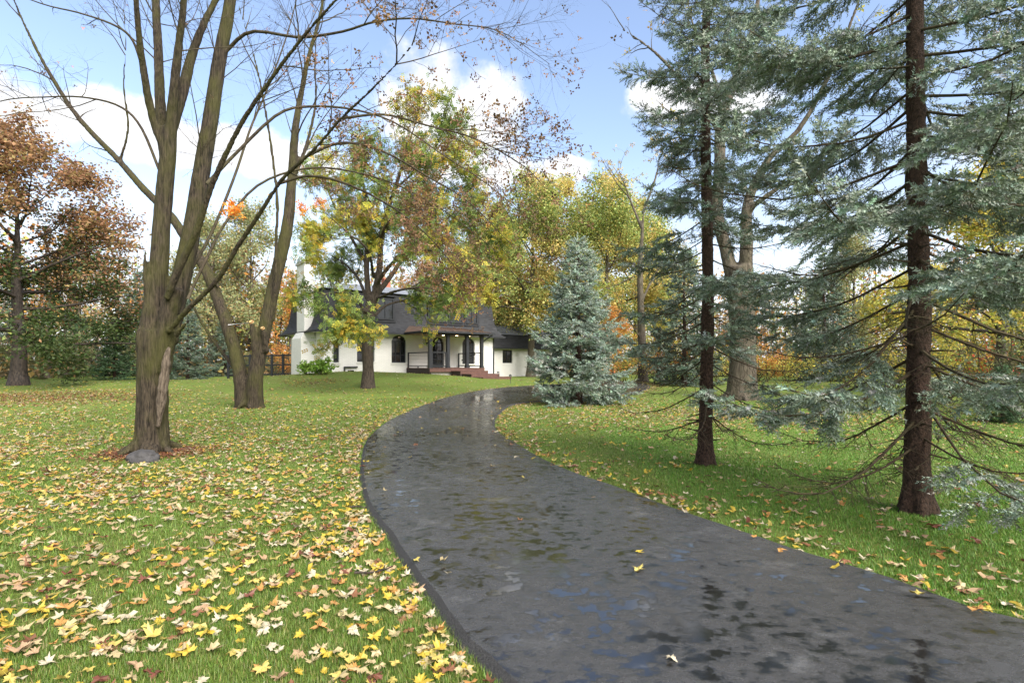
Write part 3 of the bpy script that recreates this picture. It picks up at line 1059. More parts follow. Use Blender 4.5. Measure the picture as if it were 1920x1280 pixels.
def build_maple_front():
    g = np.random.default_rng(3)
    b = hit(283, 850); D = b[1]
    k = D / 9.4 * .80
    E = empty('maple_tree', tuple(b), 'large maple with forked mossy trunk and a gray rock at its foot', 'tree')
    main = []
    def add(pts, radii, n=22, s=12):
        P, r = limb([(x, y, D + dz) for x, y, dz in pts], [q * k for q in radii], n); main.append((P, r, s)); return P, r
    T0 = add([(284, 862, 0), (285, 800, 0), (286, 740, 0), (288, 680, 0), (290, 620, 0)], [.37, .31, .295, .305, .30], 24, 18)
    add([(302, 700, -.05), (308, 650, -.05), (316, 590, -.05), (330, 540, -.05)], [.18, .20, .19, .17], 14, 14)
    S1 = add([(282, 660, 0), (286, 600, 0), (297, 510, .05), (305, 400, .1), (314, 300, .1), (318, 240, .1)], [.27, .225, .19, .175, .165, .15])
    S1a = add([(312, 290, .1), (288, 225, .0), (272, 150, -.2), (258, 40, -.5), (250, -120, -.8)], [.10, .09, .075, .06, .04])
    S1b = add([(310, 300, .1), (301, 200, .3), (297, 100, .5), (292, 0, .7), (286, -200, 1)], [.12, .11, .095, .085, .05])
    S1c = add([(318, 270, .1), (326, 170, .0), (336, 80, -.1), (345, 0, -.2), (355, -180, -.3)], [.12, .10, .08, .065, .045])
    S1d = add([(318, 250, .1), (345, 160, .3), (358, 110, .5), (380, 50, .6), (420, -40, .8), (450, -180, 1)], [.13, .12, .10, .08, .06, .04])
    S2 = add([(312, 640, 0), (335, 545, .2), (360, 430, .35), (380, 310, .5), (397, 210, .6), (412, 110, .7), (432, 0, .8), (450, -180, .9)], [.23, .20, .19, .18, .165, .15, .13, .07])
    sl = .72
    S3 = add([(312, 560, -.25), (342, 490, -.35), (372, 425, -.45), (396, 350, -.6), (448, 240, -.9), (500, 160, -1.2), (560, 80, -1.5), (640, -10, -1.9), (740, -100, -2.3)], [q_ * sl for q_ in [.10, .105, .10, .085, .07, .06, .05, .04, .02]])
    S4 = add([(316, 622, -.2), (350, 582, -.35), (405, 528, -.6), (442, 468, -.8), (484, 405, -1.1), (530, 335, -1.4), (585, 285, -1.7), (640, 222, -2.0), (700, 165, -2.3), (765, 95, -2.6), (806, 30, -2.8), (830, -60, -3)], [q_ * sl for q_ in [.085, .08, .075, .07, .062, .055, .05, .045, .038, .03, .022, .012]], 30)
    S5 = add([(352, 560, -.3), (385, 490, -.2), (420, 422, .1), (480, 350, .4), (560, 318, .6), (640, 318, .8), (740, 345, 1.0), (840, 400, 1.1), (930, 470, 1.2)], [q_ * sl for q_ in [.04, .042, .04, .038, .034, .03, .024, .018, .008]], 30, 8)
    S6 = add([(388, 345, .1), (440, 290, .3), (520, 215, .4), (580, 200, .5), (660, 205, .5), (740, 230, .5), (830, 290, .5), (920, 350, .6), (1000, 420, .7)], [q_ * sl for q_ in [.06, .05, .045, .04, .034, .028, .022, .015, .007]], 30, 8)
    S7 = add([(420, 100, .7), (470, 60, .5), (560, 70, .2), (640, 60, -.1), (700, 42, -.3), (770, 35, -.5), (850, 45, -.7), (940, 60, -.9), (1030, 120, -1.1)], [q_ * sl for q_ in [.06, .05, .042, .036, .03, .025, .019, .013, .006]], 30, 8)
    S8 = add([(303, 330, .1), (265, 240, .2), (225, 200, .3), (160, 183, .4), (90, 182, .5), (0, 190, .7), (-100, 230, .9)], [q_ * sl for q_ in [.045, .04, .034, .028, .022, .016, .008]], 26, 8)
    S9 = add([(268, 130, -.2), (248, 75, -.3), (215, 48, -.4), (150, 25, -.5), (80, 8, -.6), (-20, -30, -.8)], [q_ * sl for q_ in [.04, .035, .03, .024, .018, .008]], 22, 8)
    S10 = add([(350, 520, .3), (395, 440, .8), (440, 330, 1.2), (470, 240, 1.6), (500, 170, 2), (540, 60, 2.4), (570, -60, 2.8)], [q_ * sl for q_ in [.05, .048, .043, .038, .03, .024, .012]], 26, 8)
    S11 = add([(520, 345, -1.3), (580, 330, -1.2), (650, 345, -1.1), (730, 385, -1.0), (800, 440, -.9), (870, 520, -.8)], [.03, .027, .022, .018, .012, .006], 26, 6)
    S12 = add([(560, 300, -1.6), (640, 268, -1.5), (720, 285, -1.4), (800, 330, -1.3), (880, 380, -1.3), (960, 460, -1.2)], [.028, .025, .02, .016, .011, .005], 26, 6)
    S13 = add([(640, 222, -2.0), (720, 215, -1.9), (800, 235, -1.8), (890, 260, -1.7), (980, 310, -1.6), (1020, 350, -1.6)], [.024, .021, .017, .013, .009, .004], 26, 6)
    # snags and cut stubs
    add([(270, 660, -.1), (260, 640, -.18), (258, 612, -.2)], [.10, .06, .018], 8, 8)
    add([(280, 560, -.05), (272, 500, -.12), (272, 455, -.15)], [.10, .05, .012], 8, 8)
    add([(330, 628, -.2), (343, 612, -.3), (348, 605, -.34)], [.07, .045, .03], 8, 8)
    thick = [(P, r, s) for P, r, s in main if r.max() > .06 * k] + roots(b, .31 * k, 9, .42, g)
    def amp(co): return .007 + .020 * sstep(3.6, .2, co[:, 2])
    me = remesh_tubes('trunk', thick, .028, M['maple_bark'], amp, (12, 12, 1.6))
    o = link('trunk', me); o.parent = E; o.matrix_parent_inverse = Matrix.Translation(-Vector(b))
    TB = Tubes()
    for P, r, s in main:
        if r.max() <= .06 * k: TB.add(P, r, 8)
    spec = [dict(n=3.6, t0=.12, len=(.6, 2.1), ang=(.45, 1.0), wander=.09, up=.12, sides=4, r=.014, pts=8, tip=.25),
            dict(n=6.5, t0=.1, len=(.25, 1.0), ang=(.5, 1.1), wander=.13, up=.05, sides=3, r=.0062, pts=5, tip=.45),
            dict(n=6.5, t0=.1, len=(.12, .42), ang=(.5, 1.1), wander=.12, up=.0, sides=3, r=.0036, pts=3, tip=.7)]
    bare, leafy = [], []
    for S in (S1a, S1b, S1c, S1d, S2, S3, S8, S9, S10):
        P, r = S; h = len(P) // 3
        grow(TB, bare, P[h:], r[h:], 0, spec, g)
    for S in (S4, S5, S6, S7, S11, S12, S13):
        P, r = S; h = len(P) // 3
        grow(TB, leafy, P[h:], r[h:], 0, spec, g)
    o = link('branches', TB.mesh('branches', M['twig_bark'])); o.parent = E; o.matrix_parent_inverse = Matrix.Translation(-Vector(b))
    pal = [(.19, .11, .055, 4), (.25, .15, .075, 3), (.14, .08, .042, 3), (.34, .18, .07, .6)]
    A = np.concatenate(leafy); B_ = np.concatenate(bare)
    # dry leaves hang on in the drooping side, few are left elsewhere
    wgt = sstep(-5.6, -3.6, A[:, 0]) * .9 * (1 - .7 * sstep(-1.6, .2, A[:, 0])) + .03
    wgt *= np.where(A[:, 2] > 5.6, .35, 1.0)
    A = A[g.random(len(A)) < wgt]; B_ = B_[g.random(len(B_)) < .03]
    P = np.concatenate([np.repeat(A, 2, axis=0), B_]); P = P + g.normal(0, .05, P.shape); P[:, 2] -= .03
    n = len(P)
    V, F = instance(TRIO, TRIOF, P, rotmats(n, g, 1.0), g.uniform(.030, .064, n))
    o = link('crown', mesh_np('crown', V, [F], cols=np.repeat(pick(pal, n, g, .2), len(TRIO), axis=0), mats=(M['dryleaf'],)))
    o.parent = E; o.matrix_parent_inverse = Matrix.Translation(-Vector(b))
    # a last bunch of orange leaves in the fork
    c = at(436, 390, D - .5)
    P = c + g.normal(0, .075, (70, 3))
    V, F = instance(TRIO, TRIOF, P, rotmats(70, g, 1), g.uniform(.04, .07, 70))
    o = link('leaf_bunch', mesh_np('leaf_bunch', V, [F], cols=np.repeat(pick([(.75, .25, .03, 1), (.8, .35, .06, 1)], 70, g), len(TRIO), axis=0), mats=(M['leaf'],)))
    o.parent = E; o.matrix_parent_inverse = Matrix.Translation(-Vector(b)); o['label'] = 'bunch of bright orange leaves in the fork'
    # strip of bare wood where the bark has gone
    P = resample(np.array([at(296, 800, D - .262 * k), at(303, 745, D - .262 * k), at(307, 715, D - .262 * k), at(312, 675, D - .262 * k), at(318, 650, D - .235 * k)]), 14)
    me = remesh_tubes('bare_wood', [(P, np.array([.03, .06, .08, .095, .085, .10, .09, .095, .08, .085, .07, .06, .05, .03]) * k, 10)], .014, M['scar_wood'], .014, (16, 16, 2))
    o = link('bare_wood', me); o.parent = E; o.matrix_parent_inverse = Matrix.Translation(-Vector(b)); o['label'] = 'pale strip of bare wood down the trunk'
    # rock
    import bmesh
    bm = bmesh.new(); bmesh.ops.create_icosphere(bm, subdivisions=4, radius=1)
    for v in bm.verts:
        v.co *= 1 + .22 * mnoise.noise(v.co * 1.6) + .07 * mnoise.noise(v.co * 5)
        v.co.x *= .25; v.co.y *= .17; v.co.z *= .17
    me = bpy.data.meshes.new('rock'); bm.to_mesh(me); bm.free(); me.materials.append(M['rock'])
    p = hit(270, 866)
    tag(link('rock', me, None, (p[0], p[1], p[2] + .03)), 'dark gray rounded rock among red leaves at the maple foot', 'rock')
    return b


MAPLE1 = build_maple_front()


def build_maple_back():
    g = np.random.default_rng(8)
    b = hit(467, 764); D = b[1]; k = D / 17.6 * .76
    E = empty('maple_tree', tuple(b), 'leaning twin-stemmed maple with sawn stub and brace cable on the lawn', 'tree')
    inv = Matrix.Translation(-Vector(b)); main = []
    def add(pts, radii, n=22, s=12):
        P, r = limb([(x, y, D + dz) for x, y, dz in pts], [q * k for q in radii], n); main.append((P, r, s)); return P, r
    L1 = add([(456, 770, 0), (452, 710, 0), (440, 655, .1), (424, 605, .1), (404, 548, .2), (380, 495, .3), (345, 442, .4), (318, 402, .5), (270, 355, .6), (222, 300, .7), (150, 225, .9), (100, 150, 1), (62, 80, 1.1), (30, 10, 1.2), (0, -80, 1.3)],
             [.33, .30, .27, .25, .235, .22, .20, .18, .155, .13, .11, .09, .07, .05, .03], 36, 14)
    R1 = add([(478, 772, 0), (478, 715, -.1), (487, 660, -.1), (500, 600, -.1), (517, 520, 0), (538, 430, .1), (547, 340, .2), (553, 250, .2), (562, 190, .3), (578, 110, .4), (600, 30, .5), (620, -80, .6)],
             [.38, .33, .29, .27, .26, .25, .20, .16, .13, .10, .08, .05], 32, 14)
    R2 = add([(512, 600, -.1), (517, 520, -.3), (518, 440, -.4), (520, 380, -.5), (512, 300, -.5), (498, 210, -.6), (480, 120, -.6), (450, 20, -.7), (430, -60, -.8)], [.09, .085, .08, .075, .07, .06, .05, .035, .02], 24, 8)
    R3 = add([(545, 350, .2), (575, 270, .5), (592, 190, .8), (590, 110, 1), (600, 20, 1.2)], [.10, .08, .065, .05, .03], 20, 8)
    L2 = add([(440, 690, .3), (405, 645, .6), (378, 605, .8), (358, 565, 1), (335, 520, 1.2)], [.10, .08, .07, .05, .03], 16, 8)
    L3 = add([(225, 303, .7), (240, 240, .5), (232, 160, .3), (236, 80, .2), (230, 0, .1)], [.07, .06, .05, .035, .02], 18, 8)
    add([(482, 690, -.15), (476, 640, -.28), (472, 606, -.32)], [.17, .13, .105], 10, 10)
    add([(500, 660, -.2), (496, 630, -.34), (493, 618, -.4)], [.13, .10, .085], 8, 10)
    add([(392, 520, .2), (405, 532, .05), (411, 540, -.05)], [.09, .07, .06], 6, 8)
    me = remesh_tubes('trunk', main[:6] + main[6:] + roots(b, .36 * k, 7, .35, g), .05, M['maple_bark'], .012, (8, 8, 1.2))
    o = link('trunk', me, E); o.matrix_parent_inverse = inv
    for (px, py, dz, r) in ((472, 604, -.32, .10), (493, 616, -.42, .08)):
        c = at(px, py, D + dz); t = Tubes(); t.add([c, c + np.array([-.005, -.03, .035])], [r * k, r * k * .95], 12)
        o = link('sawn_face', t.mesh('sawn_face', M['cut_wood']), E); o.matrix_parent_inverse = inv
    t = Tubes(); t.add([at(428, 609, D - .1), at(470, 605, D - .2)], [.014, .014], 6)
    o = link('brace_cable', t.mesh('brace_cable', M['cable']), E); o.matrix_parent_inverse = inv
    TB = Tubes(); an = []
    spec = [dict(n=1.1, t0=.2, len=(.9, 3.2), ang=(.4, .95), wander=.09, up=.35, sides=5, r=.035, pts=9, tip=.25),
            dict(n=2.2, t0=.15, len=(.4, 1.3), ang=(.5, 1.0), wander=.12, up=.2, sides=3, r=.013, pts=6, tip=.4),
            dict(n=2.6, t0=.2, len=(.15, .5), ang=(.5, 1.0), wander=.12, up=.1, sides=3, r=.008, pts=4, tip=.6)]
    for P, r in (L1, R1, R2, R3, L3):
        h = int(len(P) * .45); grow(TB, an, P[h:], r[h:], 0, spec, g)
    grow(TB, an, L2[0][6:], L2[1][6:], 1, spec, g)
    o = link('branches', TB.mesh('branches', M['twig_bark']), E); o.matrix_parent_inverse = inv
    A = np.concatenate(an); A = A[g.random(len(A)) < np.where(A[:, 0] > -7.6, .16, .06)]
    n = len(A); V, F = instance(TRIO, TRIOF, A + g.normal(0, .04, A.shape), rotmats(n, g, 1), g.uniform(.05, .10, n))
    o = link('crown', mesh_np('crown', V, [F], cols=np.repeat(pick([(.55, .20, .04, 3), (.30, .11, .04, 3), (.60, .33, .06, 1)], n, g, .2), len(TRIO), axis=0), mats=(M['dryleaf'],)), E)
    o.matrix_parent_inverse = inv
    for (px, py) in ((566, 393), (600, 380)):
        P = at(px, py, D) + g.normal(0, .11, (45, 3)); V, F = instance(TRIO, TRIOF, P, rotmats(45, g, 1), g.uniform(.06, .1, 45))
        o = link('leaf_bunch', mesh_np('leaf_bunch', V, [F], cols=np.repeat(pick([(.75, .24, .03, 1), (.8, .33, .06, 1)], 45, g), len(TRIO), axis=0), mats=(M['leaf'],)), E); o.matrix_parent_inverse = inv


build_maple_back()


def build_locust():
    g = np.random.default_rng(21)
    b = hit(690, 727); D = b[1]; k = D / 1000
    E = empty('honey_locust_tree', tuple(b), 'green and yellow feathery tree with dark trunk in front of the house', 'tree')
    inv = Matrix.Translation(-Vector(b)); main = []
    def add(pts, wpx, n=18, s=10):
        P, r = limb([(x, y, D + dz) for x, y, dz in pts], [q * k / 2 * .76 for q in wpx], n); main.append((P, r, s)); return P, r
    T0 = add([(690, 732, 0), (690, 690, 0), (689, 640, 0), (692, 590, 0), (700, 555, 0)], [38, 27, 27, 29, 27], 18, 14)
    limbs = [add([(694, 575, 0), (688, 520, .2), (688, 470, .4), (692, 420, .5), (680, 330, .8), (690, 250, 1)], [17, 14, 13, 10, 7, 3]),
             add([(702, 560, 0), (712, 500, -.2), (714, 450, -.3), (722, 410, -.4), (745, 340, -.6), (770, 260, -.8), (790, 190, -1)], [20, 15, 14, 12, 9, 6, 3]),
             add([(706, 552, 0), (735, 515, .5), (765, 470, .9), (800, 440, 1.2), (850, 400, 1.4), (890, 350, 1.6)], [15, 12, 10, 8, 5, 2]),
             add([(686, 592, 0), (672, 565, -.6), (645, 548, -1.2), (610, 552, -1.8), (580, 570, -2.2)], [9, 8, 7, 5, 2]),
             add([(700, 540, 0), (740, 490, -1.2), (800, 470, -2.2), (860, 485, -3), (910, 520, -3.6)], [11, 9, 7, 5, 2]),
             add([(690, 500, .3), (650, 430, .8), (620, 370, 1.2), (600, 310, 1.6)], [9, 8, 6, 2]),
             add([(716, 440, -.3), (770, 390, .2), (820, 340, .6), (860, 280, 1)], [8, 7, 5, 2]),
             add([(700, 520, 0), (690, 470, -1.6), (650, 440, -2.4), (600, 450, -2.8)], [8, 7, 5, 2]),
             add([(712, 520, 0), (760, 470, 1.8), (830, 430, 2.8), (900, 420, 3.2), (940, 450, 3.4)], [9, 8, 6, 4, 2]),
             add([(704, 590, 0), (730, 570, 1.5), (790, 560, 2.6), (850, 575, 3.2)], [8, 7, 5, 2]),
             add([(735, 360, -.6), (800, 300, -1), (850, 240, -1.2)], [7, 5, 2]),
             add([(716, 420, -.4), (680, 350, -1), (650, 280, -1.2)], [7, 5, 2]),
             add([(688, 560, 0), (670, 520, 1.6), (640, 490, 2.6), (600, 470, 3.4)], [9, 8, 6, 2]),
             add([(706, 560, 0), (745, 545, -1.8), (800, 540, -3), (870, 560, -3.8)], [8, 7, 5, 2]),
             add([(690, 585, 0), (665, 580, -1.8), (635, 590, -2.6)], [7, 5, 2]),
             add([(712, 470, -.3), (720, 430, -1.8), (760, 390, -2.8), (830, 390, -3.4)], [8, 7, 5, 2])]
    me = remesh_tubes('trunk', main + roots(b, .20, 6, .22, g), .05, M['locust_bark'], .012, (8, 8, 1.5))
    o = link('trunk', me, E); o.matrix_parent_inverse = inv
    TB = Tubes(); an = []
    spec = [dict(n=3.3, t0=.12, len=(.8, 2.7), ang=(.5, 1.2), wander=.13, up=-.10, sides=4, r=.03, pts=8, tip=.3),
            dict(n=3.2, t0=.12, len=(.4, 1.1), ang=(.5, 1.2), wander=.15, up=-.35, sides=3, r=.012, pts=6, tip=.4)]
    for P, r in limbs: grow(TB, an, P[3:], r[3:], 0, spec, g)
    o = link('branches', TB.mesh('branches', M['locust_bark']), E); o.matrix_parent_inverse = inv
    def colfn(A, g):
        n = len(A); gr = pick([(.18, .25, .065, 4), (.23, .29, .075, 3), (.12, .18, .05, 2)], n, g); ye = pick([(.46, .40, .055, 3), (.55, .36, .05, 1), (.36, .36, .06, 3)], n, g)
        f = np.array([mnoise.noise(Vector(p) * .55) for p in A]) + g.normal(0, .22, n)
        return np.where((f > .12)[:, None], ye, gr)
    me = leaves_mesh('crown', an, g, 3, .25, None, M['leaf'], (FERN, FERNF), .8, .17, colfn)
    o = link('crown', me, E); o.matrix_parent_inverse = inv


build_locust()


# ---- spruces
def needle_shoot(n, ln, wd, spread=.85):
    V, F = [], []
    for i in range(n):
        u = (i + .5) / n; ph = i * 2.399
        bx = np.array([u * .92, 0, 0]); rad = np.array([0, math.cos(ph), math.sin(ph)]); tg = np.array([0, -math.sin(ph), math.cos(ph)])
        l = ln * (1 - .35 * u)
        tip = bx + np.array([math.cos(spread), 0, 0]) * l + rad * math.sin(spread) * l
        b = len(V); V += [bx - tg * wd / 2, bx + tg * wd / 2 + rad * .01, tip]; F.append([b, b + 1, b + 2])
    return np.array(V), np.array(F)


def frames(dirs, g):
    x = dirs / (np.linalg.norm(dirs, axis=1, keepdims=True) + 1e-9)
    a = g.normal(0, 1, x.shape); y = a - x * (a * x).sum(1, keepdims=True); y /= np.linalg.norm(y, axis=1, keepdims=True)
    return np.stack([x, y, np.cross(x, y)], axis=2)


def spruce_parts(seed, H, tr, z0, Lfn, dead_fn, dz, shoot, shoot_len, bl_gap=.11, sh_gap=.07, bare_fn=lambda z: .3, pal=None, nb=1, droop=.2, twig_r=.0035, lean=(0, 0), bark='spruce_bark', tufts=0, simple=False, dead_dens=1.0, z_hi=None):
    g = np.random.default_rng(seed)
    trunk = Tubes(); n = 40
    zz = np.linspace(-.05, H, n); rr = tr * (1 - zz.clip(0) / H) ** .8 + .008
    rr = rr + tr * .55 * np.exp(-zz.clip(0) / .22)
    P = np.column_stack([lean[0] * zz + .02 * np.sin(zz * 1.3), lean[1] * zz + .02 * np.cos(zz * 1.1), zz])
    B, TW = Tubes(), Tubes(); sp, sd, sl, so = [], [], [], []
    z, az = z0, g.uniform(0, 6.28)
    while z < H - .12:
        for _ in range(nb):
            az += 2.399 + g.normal(0, .35)
            L = max(.12, Lfn(z) * g.uniform(.72, 1.12)); dead = g.random() < dead_fn(z)
            el = (.45 * (z / H) ** 1.5 - droop * (1 - z / H)) + g.normal(0, .1)
            m = 9; s = np.linspace(0, 1, m)
            rad = s * L; hgt = rad * math.tan(el) - droop * .55 * L * np.sin(s * math.pi * .8) * (1 - z / H) + .16 * L * s ** 3
            wob = g.normal(0, .05 * L) * np.sin(s * 3.1)
            c, sn = math.cos(az), math.sin(az)
            base = np.array([lean[0] * z, lean[1] * z, z])
            Pb = base + np.column_stack([rad * c - wob * sn, rad * sn + wob * c, hgt]) + g.normal(0, .008 * L, (m, 3)) * s[:, None]
            rb = (.004 + .0058 * L) * (1 - .8 * s)
            B.add(Pb, rb, 5 if not simple else 3)
            bare = bare_fn(z); t = .12 * L + .05; side = 1
            gap = bl_gap if not dead else bl_gap / dead_dens
            while t < L * .985:
                f = t / L * (m - 1); i = min(int(f), m - 2); w = f - i
                p = Pb[i] * (1 - w) + Pb[i + 1] * w; tan = norm(Pb[i + 1] - Pb[i])
                hor = norm(np.cross(tan, [0, 0, 1])) * side; side = -side
                live = (not dead) and t > bare * L * g.uniform(.7, 1.2)
                for lev in ((0,) if simple or g.random() < .5 else (0, 1)):
                    a = g.uniform(.75, 1.15)
                    d = norm(tan * math.cos(a) + hor * math.sin(a) + np.array([0, 0, g.normal(-.12 if lev == 0 else -.5, .16)]))
                    bl = (.40 * (L - t) * g.uniform(.55, 1.1) + .09) * (1 if lev == 0 else .6); bl = min(bl, .62)
                    k = 5; Q = walk(p, d, bl, k, .10, -.15 if live else -.05, g)
                    TW.add(Q, twig_r * np.linspace(1.2, .5, k), 3)
                    if live:
                        q = max(2, int(bl / sh_gap)); tt = np.linspace(.12, 1, q)
                        for u in tt:
                            ff = u * (k - 1); ii = min(int(ff), k - 2); pp = Q[ii] + (Q[ii + 1] - Q[ii]) * (ff - ii); tg = norm(Q[ii + 1] - Q[ii])
                            hz_ = norm(np.cross(tg, [0, 0, 1]))
                            sg = 1 if g.random() < .5 else -1
                            dd = norm(tg + hz_ * sg * g.uniform(.2, .95) + g.normal(0, .18, 3)) if u < .97 else tg
                            sp.append(pp); sd.append(dd); sl.append(shoot_len * g.uniform(.75, 1.25)); so.append(t / L)
                            for sg2 in (-sg, sg):
                                sp.append(pp + g.normal(0, .012, 3)); sd.append(norm(tg * g.uniform(.5, 1.2) + hz_ * sg2 * g.uniform(.3, 1) + np.array([0, 0, g.normal(-.05, .35)]))); sl.append(shoot_len * g.uniform(.6, 1.15)); so.append(t / L)
                    elif not simple:
                        for _q in range(int(g.integers(1, 4))):
                            u = g.uniform(.2, .95); ii = min(int(u * (k - 1)), k - 2); tg = norm(Q[ii + 1] - Q[ii])
                            TW.add(walk(Q[ii], norm(tg + g.normal(0, .6, 3)), bl * g.uniform(.25, .6), 3, .1, -.1, g), twig_r * np.array([.8, .6, .4]), 3)
                t += gap * g.uniform(.7, 1.3)
            if not dead:
                sp.append(Pb[-1]); sd.append(Pb[-1] - Pb[-2]); sl.append(shoot_len * 1.2); so.append(1)
        z += dz * g.uniform(.7, 1.3) * (1 if (z_hi is None or z < z_hi) else 1.7)
    for _ in range(tufts):   # little tufts growing straight from the trunk
        zt = g.uniform(z0 * .9, H * .45); a = g.uniform(0, 6.28); d0 = np.array([math.cos(a), math.sin(a), .1])
        c0 = np.array([lean[0] * zt, lean[1] * zt, zt]) + d0 * tr * .9
        for _k in range(14):
            q = c0 + d0 * g.uniform(.02, .26) + g.normal(0, .06, 3); sp.append(q); sd.append(d0 + g.normal(0, .5, 3)); sl.append(shoot_len * g.uniform(.7, 1.1)); so.append(1)
    if simple:
        trunk.add(P, rr, 7); tm = trunk.mesh('trunk', M[bark])
    else:      # scaly bark in relief, with broken stubs
        nz_, ns = 230, 26
        z2 = np.concatenate([np.linspace(-.05, 5.2, nz_ - 30), np.linspace(5.25, H, 30)])
        r2 = np.interp(z2, zz, rr); cx, cy_ = np.interp(z2, zz, P[:, 0]), np.interp(z2, zz, P[:, 1])
        an = np.arange(ns) * 2 * np.pi / ns
        VV = np.empty((nz_, ns, 3))
        for i_ in range(nz_):
            for j_ in range(ns):
                c_, s_ = math.cos(an[j_]), math.sin(an[j_]); q = Vector((c_ * 2.2, s_ * 2.2, z2[i_] * 9)); q2 = Vector((c_ * 1.2 + 5, s_ * 1.2, z2[i_] * 2.2))
                fl = .22 * math.exp(-max(z2[i_], 0) / .25) * math.cos(an[j_] * 5 + seed)
                rad_ = r2[i_] * (1 + fl + .10 * mnoise.noise(q2)) + .011 * mnoise.noise(q) + .007 * mnoise.noise(q * 2.4)
                VV[i_, j_] = (cx[i_] + c_ * rad_, cy_[i_] + s_ * rad_, z2[i_])
        i_ = np.arange(nz_ - 1)[:, None] * ns; j_ = np.arange(ns)[None]; k_ = (j_ + 1) % ns
        tm = mesh_np('trunk', VV.reshape(-1, 3), [np.stack([i_ + j_, i_ + k_, i_ + ns + k_, i_ + ns + j_], -1).reshape(-1, 4)], smooth=True, mats=(M[bark],))
        for _ in range(34):
            zt = g.uniform(.35, 3.2); a = g.uniform(0, 6.28); d0 = np.array([math.cos(a), math.sin(a), g.uniform(-.25, .15)]); c0 = np.array([lean[0] * zt, lean[1] * zt, zt]) + d0 * tr * .6
            B.add(walk(c0, norm(d0), tr * .5 + g.uniform(.03, .30), 5, .06, 0, g), np.linspace(.013, .006, 5), 5)
    sp, sd, sl, so = np.array(sp), np.array(sd), np.array(sl), np.array(so)
    V, F = instance(shoot[0], shoot[1], sp, frames(sd, g), sl)
    col = pick(pal, len(sp), g, .16)
    return (tm, B.mesh('branches', M['dead_twig']), TW.mesh('twigs', M['dead_twig'], False),
            mesh_np('needles', V, [F], cols=np.repeat(col, len(shoot[0]), axis=0), mats=(M['needle'],)))


def place_spruce(name, parts, loc, label, group=None, rz=0, scale=1.0, cat='tree'):
    E = empty(name, tuple(loc), label, cat, group, rz, scale)
    for nm, me in zip(('trunk', 'branches', 'twigs', 'crown'), parts):
        link(nm, me, E)
    return E


BLUE = [(.245, .30, .235, 4), (.175, .225, .165, 3), (.32, .38, .31, 2), (.12, .15, .085, 1.6)]
NEAR_SHOOT = needle_shoot(12, .32, .105)
MID_SHOOT = needle_shoot(9, .38, .16)

p_r = hit(1722, 962)
place_spruce('spruce_tree', spruce_parts(5, 11.5, .110, .62, lambda z: np.interp(z, [0, .6, 1.2, 2.2, 4.5, 7, 11.5], [1.3, 1.7, 2.2, 2.5, 2.4, 1.6, .2]),
             lambda z: np.interp(z, [0, .9, 1.6, 2.6, 4.5, 6], [1, .80, .28, .10, .03, .03]), .092, NEAR_SHOOT, .15, bl_gap=.095, sh_gap=.046,
             bare_fn=lambda z: np.interp(z, [0, 1.5, 3, 5, 8], [.6, .42, .30, .22, .15]), pal=BLUE, droop=.30, tufts=18, lean=(-.008, 0), dead_dens=1.2, z_hi=5.6),
             p_r, 'tall blue spruce with thick bare lower trunk nearest the driveway edge', 'spruces along the driveway', rz=.4)
p_m = hit(1325, 871)
place_spruce('spruce_tree', spruce_parts(9, 12.5, .098, .75, lambda z: np.interp(z, [0, .7, 1.5, 2.5, 4, 7, 12.5], [.8, 1.5, 1.7, 1.45, 1.35, 1.2, .15]),
             lambda z: np.interp(z, [0, 1.2, 2.2, 3.2, 4.5, 6], [1, .93, .5, .25, .08, .03]), .095, NEAR_SHOOT, .16, bl_gap=.10, sh_gap=.046,
             bare_fn=lambda z: np.interp(z, [0, 2, 3.5, 5, 8], [.65, .45, .28, .14, .08]), pal=BLUE, droop=.28, tufts=5, lean=(-.004, 0), dead_dens=1.1, z_hi=7.2),
             p_m, 'slender blue spruce with bare reddish trunk between driveway and oak', 'spruces along the driveway', rz=1.1)
p_b = hit(1084, 757)
blue_parts = spruce_parts(14, 6.1, .13, .22, lambda z: np.interp(z, [0, .5, 1.2, 3, 5, 6.1], [1.6, 2.0, 2.0, 1.35, .62, .08]), lambda z: .02, .040, MID_SHOOT, .22,
                          bl_gap=.10, sh_gap=.075, bare_fn=lambda z: .22, pal=[(.245, .305, .245, 4), (.185, .24, .185, 3), (.31, .375, .315, 2), (.12, .165, .10, 1)], droop=.12, simple=True, twig_r=.006)
place_spruce('spruce_tree', blue_parts, p_b, 'full pyramid-shaped young blue spruce at the bend of the driveway', rz=.3, scale=1.0)
GREENS = [(.075, .135, .060, 3), (.10, .17, .075, 2), (.055, .10, .05, 2)]
GRAYG = [(.12, .165, .115, 3), (.09, .13, .09, 2), (.15, .19, .14, 1)]
far_shoot = needle_shoot(8, .42, .20)
green_parts = spruce_parts(31, 5.2, .12, .15, lambda z: np.interp(z, [0, .5, 2.5, 5.2], [1.7, 2.0, 1.35, .1]), lambda z: .03, .045, far_shoot, .28, bl_gap=.15, sh_gap=.13, bare_fn=lambda z: .25, pal=GREENS, droop=.12, simple=True, twig_r=.007)
gray_parts = spruce_parts(32, 8.5, .16, .4, lambda z: np.interp(z, [0, .8, 4, 8.5], [1.9, 2.4, 1.7, .12]), lambda z: .08, .060, far_shoot, .36, bl_gap=.19, sh_gap=.17, bare_fn=lambda z: .3, pal=GRAYG, droop=.2, simple=True, twig_r=.008)
